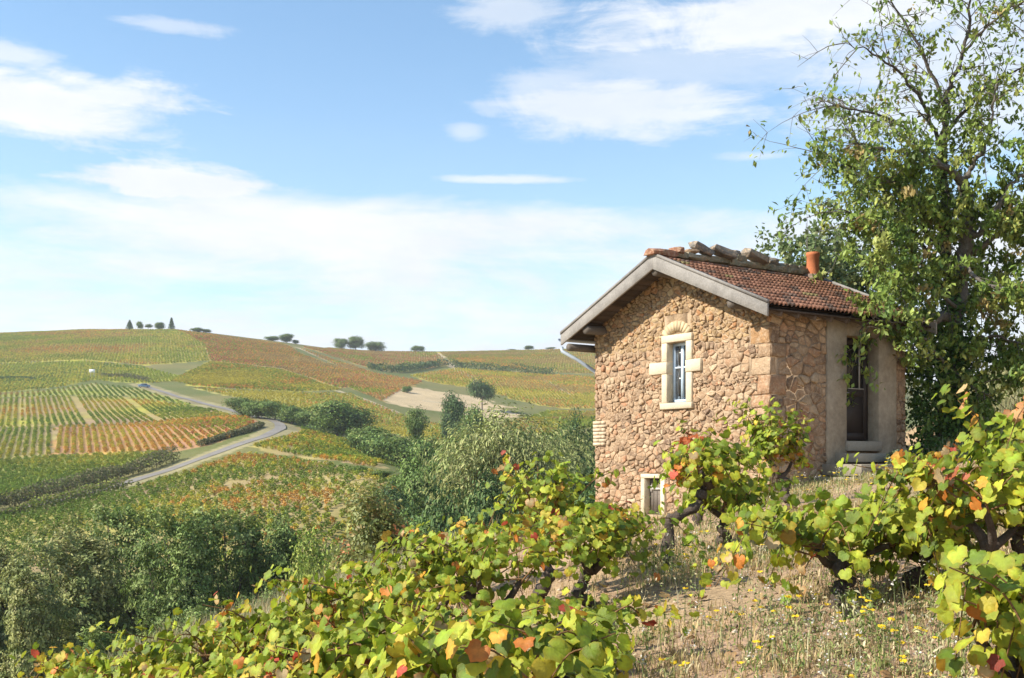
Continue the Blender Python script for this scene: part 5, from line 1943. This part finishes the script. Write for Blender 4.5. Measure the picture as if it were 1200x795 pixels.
vine(58, 7.2, 768, 'last vine of the row above the valley, with a reddish shoot', 26, .42, 10, .5, nobj=90, redspots=((62, 775, .06, (.5, .25, .1)),))
vine(430, 5.3, 750, 'shaded low vine in the hollow below the orange leaved vine', 27, .66, 13, .45, nobj=130)
vine(345, 5.4, 770, 'low vine below the yellow green one at the slope edge', 28, .62, 12, .55, nobj=110)
vine(540, 5.9, 700, 'low green vine in the hollow above the large leaved close vine', 29, .60, 13, .35, nobj=130)
vine(250, 5.6, 782, 'low golden vine below the row above the valley', 30, .60, 11, .6, nobj=90)
vine(655, 5.9, 705, 'low green vine beside the bare earth strip', 31, .42, 10, .3, nobj=110)
vine(735, 12.0, 612, 'low vine at the foot of the gable beside the cellar hatch', 32, .40, 8, .3, nobj=80)
print('vine leaves as objects', NLEAF[0])


# ------------------------------------------------------------------ grass, weeds, stones, fallen leaves on the near slope
def frustum_pts(n, d0, d1, rng, x0=-40, x1=1240, power=1.0):
    d = d0 + (d1 - d0) * rng.random(n) ** power
    X = rng.uniform(x0, x1, n)
    return (X - 600) / FPX * d, d


def blades(x, y, h, rng, cols, wid=.006, bend=.5, sink=.01):
    n = len(x)
    z = height(x, y) - sink
    a = rng.uniform(0, 6.28, n)
    dx, dy = np.cos(a), np.sin(a)
    b = bend * h * rng.uniform(.1, 1.0, n)
    w = wid * rng.uniform(.6, 1.4, n)
    sx, sy = -dy * w, dx * w
    p0, p1 = np.c_[x - sx, y - sy, z], np.c_[x + sx, y + sy, z]
    m0 = np.c_[x + dx * b * .35 - sx * .8, y + dy * b * .35 - sy * .8, z + h * .6]
    m1 = np.c_[x + dx * b * .35 + sx * .8, y + dy * b * .35 + sy * .8, z + h * .6]
    t = np.c_[x + dx * b, y + dy * b, z + h * (1 - .25 * b / h)]
    v = np.stack([p0, p1, m0, m1, t], 1).reshape(-1, 3)
    i = np.arange(n)[:, None] * 5
    f = np.concatenate([i + [0, 1, 3], i + [0, 3, 2], i + [2, 3, 4]], 0)
    return v, f, np.repeat(cols, 5, 0), t


def tufts(x, y, per, spread, h0, h1, rng, pal, w, wid=.005, bend=.6):
    n = len(x)
    k = np.repeat(np.arange(n), per)
    xx, yy = x[k] + rng.normal(size=len(k)) * spread, y[k] + rng.normal(size=len(k)) * spread
    hs = np.repeat(rng.uniform(.6, 1.2, n), per) * rng.uniform(h0, h1, len(k))
    c = np.repeat(pick_cols(n, pal, w, rng, .15), per, 0) * (1 + .2 * rng.normal(size=(len(k), 1))).clip(.5, 1.5)
    return blades(xx, yy, hs, rng, c, wid, bend)


def stuff(name, parts, mat, label, cat):
    mb = MB()
    for p in parts:
        mb.add(p[0], [p[1]], p[2])
    o = mb.build(name, mat)
    return tag(o, label, cat, kind='stuff')


def in_house(x, y):
    dx, dy = x - CX, y - CY
    t, s_ = dx * .822 + dy * .569, -dx * .569 + dy * .822
    return (t > -.05) & (t < HL + .05) & (s_ > -1.0 * ((t > 1.1) & (t < 3.4)) - .05) & (s_ < HW + .05)


def near_cover():
    rng = np.random.default_rng(99)
    TAN = [(.50, .38, .19), (.42, .31, .15), (.56, .46, .27), (.32, .28, .11), (.23, .27, .08)]
    GRN = [(.16, .22, .05), (.22, .26, .08), (.12, .17, .04), (.30, .30, .12)]
    GRY = [(.34, .35, .16), (.44, .41, .22), (.26, .31, .12), (.50, .45, .28)]

    def keep(x, y, m):
        m = m & ~in_house(x, y)
        return x[m], y[m]
    P = []
    # thin dry grass nearly everywhere, in patches
    x, y = frustum_pts(7500, 3.2, 19, rng, power=.8)
    k = fbm(x * .8, y * .8, 12, 3)
    x, y = keep(x, y, (rng.random(len(x)) < sstep(k, .36, .62)))
    P.append(tufts(x, y, 9, .05, .03, .12, rng, TAN, (.34, .28, .14, .14, .10), .0035, .8))
    # denser mat on the open strip at the right
    x, y = frustum_pts(4200, 4.2, 12, rng, 740, 1240)
    k = fbm(x * 1.3 + 9, y * 1.3, 14, 3)
    x, y = keep(x, y, rng.random(len(x)) < sstep(k, .42, .62))
    P.append(tufts(x, y, 11, .06, .025, .085, rng, TAN, (.30, .26, .20, .14, .10), .003, .9))
    # taller bleached grass along the edge of the slope
    for X, d, n in ((440, 14.5, 190), (400, 14, 150), (350, 12.5, 150), (300, 12, 90), (480, 15, 150), (190, 11.5, 110), (240, 11.8, 80), (530, 15.5, 120), (145, 11, 60)):
        xx, yy = (X - 600) / FPX * d + rng.normal(size=n) * .38, d + rng.normal(size=n) * .7
        P.append(tufts(xx, yy, 16, .06, .20, .52, rng, GRY + TAN[:3], (.2, .2, .1, .15, .15, .1, .1), .004, .6))
    # scrubby hillside right of the ivy
    x, y = frustum_pts(2600, 19.5, 40, rng, 1100, 1290)
    x, y = keep(x, y, np.ones(len(x), bool))
    P.append(tufts(x, y, 10, .12, .15, .55, rng, GRY + GRN[:2], (.22, .22, .15, .16, .12, .13), .007, .6))
    # around the hut
    x, y = frustum_pts(2600, 15, 19.8, rng, 820, 1110)
    x, y = keep(x, y, fbm(x * 1.1, y * 1.1, 17, 3) > .52)
    P.append(tufts(x, y, 10, .06, .04, .16, rng, TAN + GRN[:2], (.2, .2, .12, .12, .1, .14, .12), .005, .6))
    stuff('dry_grass', P, M['grass'], 'dry bleached grass scattered over the near slope', 'grass')

    # green weeds and seedlings with small leaves, yellow flowers on some
    S, F = [], []
    spots = [(985, 7.0, 1.4, 1.5, 120, .42), (1080, 5.2, 1.0, 1.3, 140, .40), (960, 5.3, .9, .9, 90, .35), (820, 8.2, .45, .5, 70, .55), (1150, 5.6, .7, 1.0, 100, .42), (905, 13.6, 1.0, .8, 70, .5), (960, 14.5, .9, 1.0, 70, .5),
             (870, 10.4, .5, .6, 40, .45), (1015, 19.0, .55, .3, 60, .35), (1045, 18.6, .4, .4, 50, .4), (1090, 10.8, .6, .8, 60, .5), (700, 6.4, .4, .3, 30, .3), (560, 6.5, .9, .5, 50, .4), (1180, 10, 1, 1.2, 60, .6)]
    for X, d, sx, sy, n, hh in spots:
        x0, y0 = (X - 600) / FPX * d, d
        x, y = x0 + rng.normal(size=n) * sx * .6, y0 + rng.normal(size=n) * sy * .6
        x, y = keep(x, y, y > 3)
        n = len(x)
        h = hh * .72 * rng.uniform(.35, 1.1, n)
        green = X in (1015, 870)
        col = pick_cols(n, GRN if green else GRY + GRN, (1,) * (4 if green else 8), rng, .15)
        v, f, c, tip = blades(x, y, h, rng, col, .0028, .35)
        S.append((v, f, c))
        m = 15
        k = np.repeat(np.arange(n), m)
        t = rng.uniform(.2, 1.0, len(k))
        base = np.c_[x, y, height(x, y)][k]
        pp = base + (tip[k] - base) * t[:, None] + rng.normal(size=(len(k), 3)) * .035 * hh / .4
        v, f = cards(pp, .030 * rng.uniform(.5, 1.3, len(k)), rng, aspect=.38, axis=np.array([0, 0, .6]))
        S.append((v, f, np.repeat(col[k] * (1 + .2 * rng.normal(size=(len(k), 1))).clip(.5, 1.5), 4, 0)))
        fm = rng.random(n) < (.28 if not green else 0)
        tp = tip[fm]
        for q in range(5):
            a = q * 1.2566
            ctr = tp + np.array([math.cos(a) * .011, math.sin(a) * .011, .004])
            v, f = cards(ctr, .022, rng, nbias=(-.1, -.4, 1.2), aspect=.8, fold=.05)
            F.append((v, f, np.tile((.78, .55, .03), (len(v), 1))))
        wm = (~fm) & (rng.random(n) < .3)
        tp = np.repeat(tip[wm], 5, 0) + rng.normal(size=(wm.sum() * 5, 3)) * .012
        v, f = cards(tp, .014, rng, aspect=.9)
        F.append((v, f, np.tile((.66, .62, .55), (len(v), 1))))
    stuff('weeds', S, M['grass'], 'grey green weeds with thin stems among the near vines', 'weeds')
    stuff('wildflowers', F, M['grass'], 'small yellow and white wildflowers among the near weeds', 'flowers')

    # clods and pebbles
    n = 9000
    x, y = frustum_pts(n, 3.4, 19, rng, power=.9)
    m = ~in_house(x, y)
    x, y = x[m], y[m]
    n = len(x)
    r = .006 + .022 * rng.random(n) ** 3.5
    o = np.array([(1, 0, 0), (0, 1, 0), (-1, 0, 0), (0, -1, 0), (0, 0, 1), (0, 0, -1)], float)
    v = o[None] * r[:, None, None] * rng.uniform(.6, 1.3, (n, 6, 3)) * np.array([1.2, 1.2, .75])
    v = v + np.c_[x, y, height(x, y) + r * .15][:, None, :]
    fo = np.array([(0, 1, 4), (1, 2, 4), (2, 3, 4), (3, 0, 4), (1, 0, 5), (2, 1, 5), (3, 2, 5), (0, 3, 5)])
    f = (np.arange(n)[:, None, None] * 6 + fo[None]).reshape(-1, 3)
    c = np.repeat(pick_cols(n, [(.36, .255, .175), (.45, .34, .24), (.29, .20, .14), (.50, .42, .33)], (.4, .25, .25, .1), rng, .2), 6, 0)
    stuff('pebbles', [(v.reshape(-1, 3), f, c)], M['ground'], 'earth clods and pebbles on the near slope', 'pebbles')

    # dead leaves on the ground
    n = 420
    x, y = frustum_pts(n, 4, 15, rng, 300, 1200)
    mb = MB()
    z = height(x, y)
    for i in range(n):
        v, q, f, c = LEAVES[int(rng.integers(len(LEAVES)))]
        R_ = np.array(Euler((rng.normal() * .35, rng.normal() * .35, rng.uniform(0, 6.28))).to_matrix())
        mb.add((v * .045 * rng.uniform(.6, 1.1)) @ R_.T + np.array([x[i], y[i], z[i] + .018]), [q, f], c * pick_cols(1, [(.32, .20, .10), (.42, .30, .14), (.22, .13, .07), (.48, .36, .10)], (.4, .3, .2, .1), rng)[0])
    o = mb.build('fallen_leaves', M['leaf'], None, True)
    tag(o, 'withered vine leaves lying on the earth between the vines', 'leaves', kind='stuff')


near_cover()


def wild_shrub(X, ytop, d, wpx, seed, label, pal, w, n=5200, leaf=.085):
    rng = np.random.default_rng(seed)
    x, y = (X - 600) / FPX * d, d
    zb = gz(x, y)
    root = empty('wild_shrub', (x, y, zb - .05))
    H = (HZ - ytop) / FPX * d - zb + .05
    R = wpx / FPX * d / 2
    cm, L, cz = crown_mesh('shrub_crown', seed, R, H, n, leaf, pal, w, lobes=18, clump_n=12, base=.08, sig=.12, aspect=.6, droop=.2)
    o = link('crown', cm, root, M['foliage_near'])
    o['kind'] = 'stuff'
    for p, s_ in L[:12]:
        mb = MB()
        e = p + np.array([0, 0, s_[2] * .6])
        t = np.linspace(0, 1, 6)[:, None]
        path = np.array([rng.normal() * .05, rng.normal() * .05, -.05]) * (1 - t) + e * t + rng.normal(size=(6, 3)) * .03
        mb.tube(path, np.linspace(.016, .004, 6), 4, (.17, .12, .09))
        mb.build('stem', M['bark'], root)
    tag(root, label, 'shrub')


wild_shrub(443, 556, 19, 112, 3, 'loose wild shrub with a few orange leaves on the slope edge', [(.21, .24, .075), (.28, .29, .10), (.15, .19, .055), (.33, .27, .11), (.42, .17, .07)], (.33, .27, .22, .14, .04))
wild_shrub(505, 598, 30, 120, 4, 'fresh green low shrub behind the upright vine shoots', [(.17, .27, .07), (.22, .33, .09), (.12, .21, .05), (.28, .37, .12)], (1, 1, 1, .5), 6500, .11)
wild_shrub(570, 605, 27, 100, 5, 'fresh green low shrub beside the tall upright vine', [(.17, .27, .07), (.22, .33, .09), (.12, .21, .05), (.28, .37, .12)], (1, 1, 1, .5), 5500, .10)
wild_shrub(1165, 470, 27, 70, 6, 'grey green scrub bush on the bank right of the ivy', [(.27, .28, .15), (.34, .34, .20), (.20, .22, .10), (.40, .37, .24)], (1, 1, 1, .6), 3500, .08)
wild_shrub(1205, 455, 30, 80, 7, 'pale scrub bush behind the orange topped vine', [(.27, .28, .15), (.34, .34, .20), (.20, .22, .10), (.40, .37, .24)], (1, 1, 1, .6), 3500, .08)
wild_shrub(1048, 525, 19.2, 34, 8, 'small grey green plant beside the door steps', [(.27, .30, .17), (.34, .36, .22), (.20, .24, .12)], (1, 1, 1), 1200, .05)


# ------------------------------------------------------------------ car and roadside board far up the lane
def car():
    x, y = hit(169, 455, 300)
    root = empty('car', (x, y, gz(x, y) + .12), math.radians(200))
    mb = MB()
    blue = (.16, .27, .42)
    prof = [(-2.0, .35), (-2.05, .62), (-1.95, .88), (-1.2, .95), (-.75, 1.42), (.75, 1.46), (1.35, 1.02), (1.95, .92), (2.05, .6), (2.0, .35)]
    mb.prism([(a, b) for a, b in prof][::-1], lambda r, a, b: (a, r * (1 - .12 * max(0, b - .9)), b), -.84, .84, blue)
    bevel(mb.build('body', M['paint'], root), .05, 2)
    for sx in (-.86, .86):
        m = MB()
        m.prism([(-1.05, .98), (-.70, 1.36), (.68, 1.39), (1.12, 1.03)][::-1], lambda r, a, b: (a, r, b), sx * .985 - .01, sx * .985 + .01, (.03, .035, .04))
        m.build('side_window', M['paint'], root)
    m = MB()
    m.add([(1.34, -.70, 1.05), (1.34, .70, 1.05), (.80, .64, 1.44), (.80, -.64, 1.44)], [np.array([[0, 1, 2, 3]])], (.04, .045, .05))
    m.build('windscreen', M['paint'], root)
    for sx in (-1.25, 1.28):
        for sy in (-.78, .78):
            m = MB()
            m.tube([(sx, sy - .1, .32), (sx, sy + .1, .32)], .32, 14, (.03, .03, .03))
            w_ = m.build('wheel', M['paint'], root)
            m = MB()
            m.tube([(sx, sy - .11, .32), (sx, sy + .11, .32)], .18, 10, (.45, .45, .47))
            m.build('rim', M['metal'], w_)
    for sy in (-.6, .6):
        m = MB()
        m.box((1.98, sy - .16, .66), (2.07, sy + .16, .80), (.8, .8, .78))
        m.build('headlight', M['paint'], root)
    tag(root, 'small blue car on the far upper end of the lane', 'car')
    x, y = hit(108, 443, 300)
    root = empty('roadside_board', (x, y, gz(x, y) - .2))
    for sx in (-.7, .7):
        m = MB()
        m.tube([(sx, 0, 0), (sx, 0, 3.4)], .07, 6, (.5, .5, .48))
        m.build('post', M['metal'], root)
    m = MB()
    m.box((-1.1, -.04, 2.3), (1.1, .04, 3.5), (.78, .79, .80))
    m.build('panel', M['paint'], root)
    tag(root, 'small white board on posts standing among vines beside the upper lane', 'board')


car()


# ------------------------------------------------------------------ thin autumn haze over the valley
def haze():
    z0 = min(float(v.co.z) for v in bpy.data.objects['ground'].data.vertices) - 1.0
    z1 = max(float(v.co.z) for v in bpy.data.objects['ground'].data.vertices) + 25.0
    mb = MB()
    mb.box((-3600, -3600, z0), (3600, 3600, z1))
    m = bpy.data.materials.new('haze')
    m.use_nodes = True
    nt = m.node_tree
    nt.nodes.clear()
    out = nt.nodes.new('ShaderNodeOutputMaterial')
    pv = nt.nodes.new('ShaderNodeVolumePrincipled')
    pv.inputs['Color'].default_value = (.93, .96, 1.0, 1)
    pv.inputs['Density'].default_value = HAZE
    pv.inputs['Anisotropy'].default_value = 0.2
    nt.links.new(pv.outputs[0], out.inputs['Volume'])
    o = mb.build('haze', m)
    tag(o, 'thin pale haze filling the air over the valley', 'haze', kind='stuff')


HAZE = 0.00020
haze()
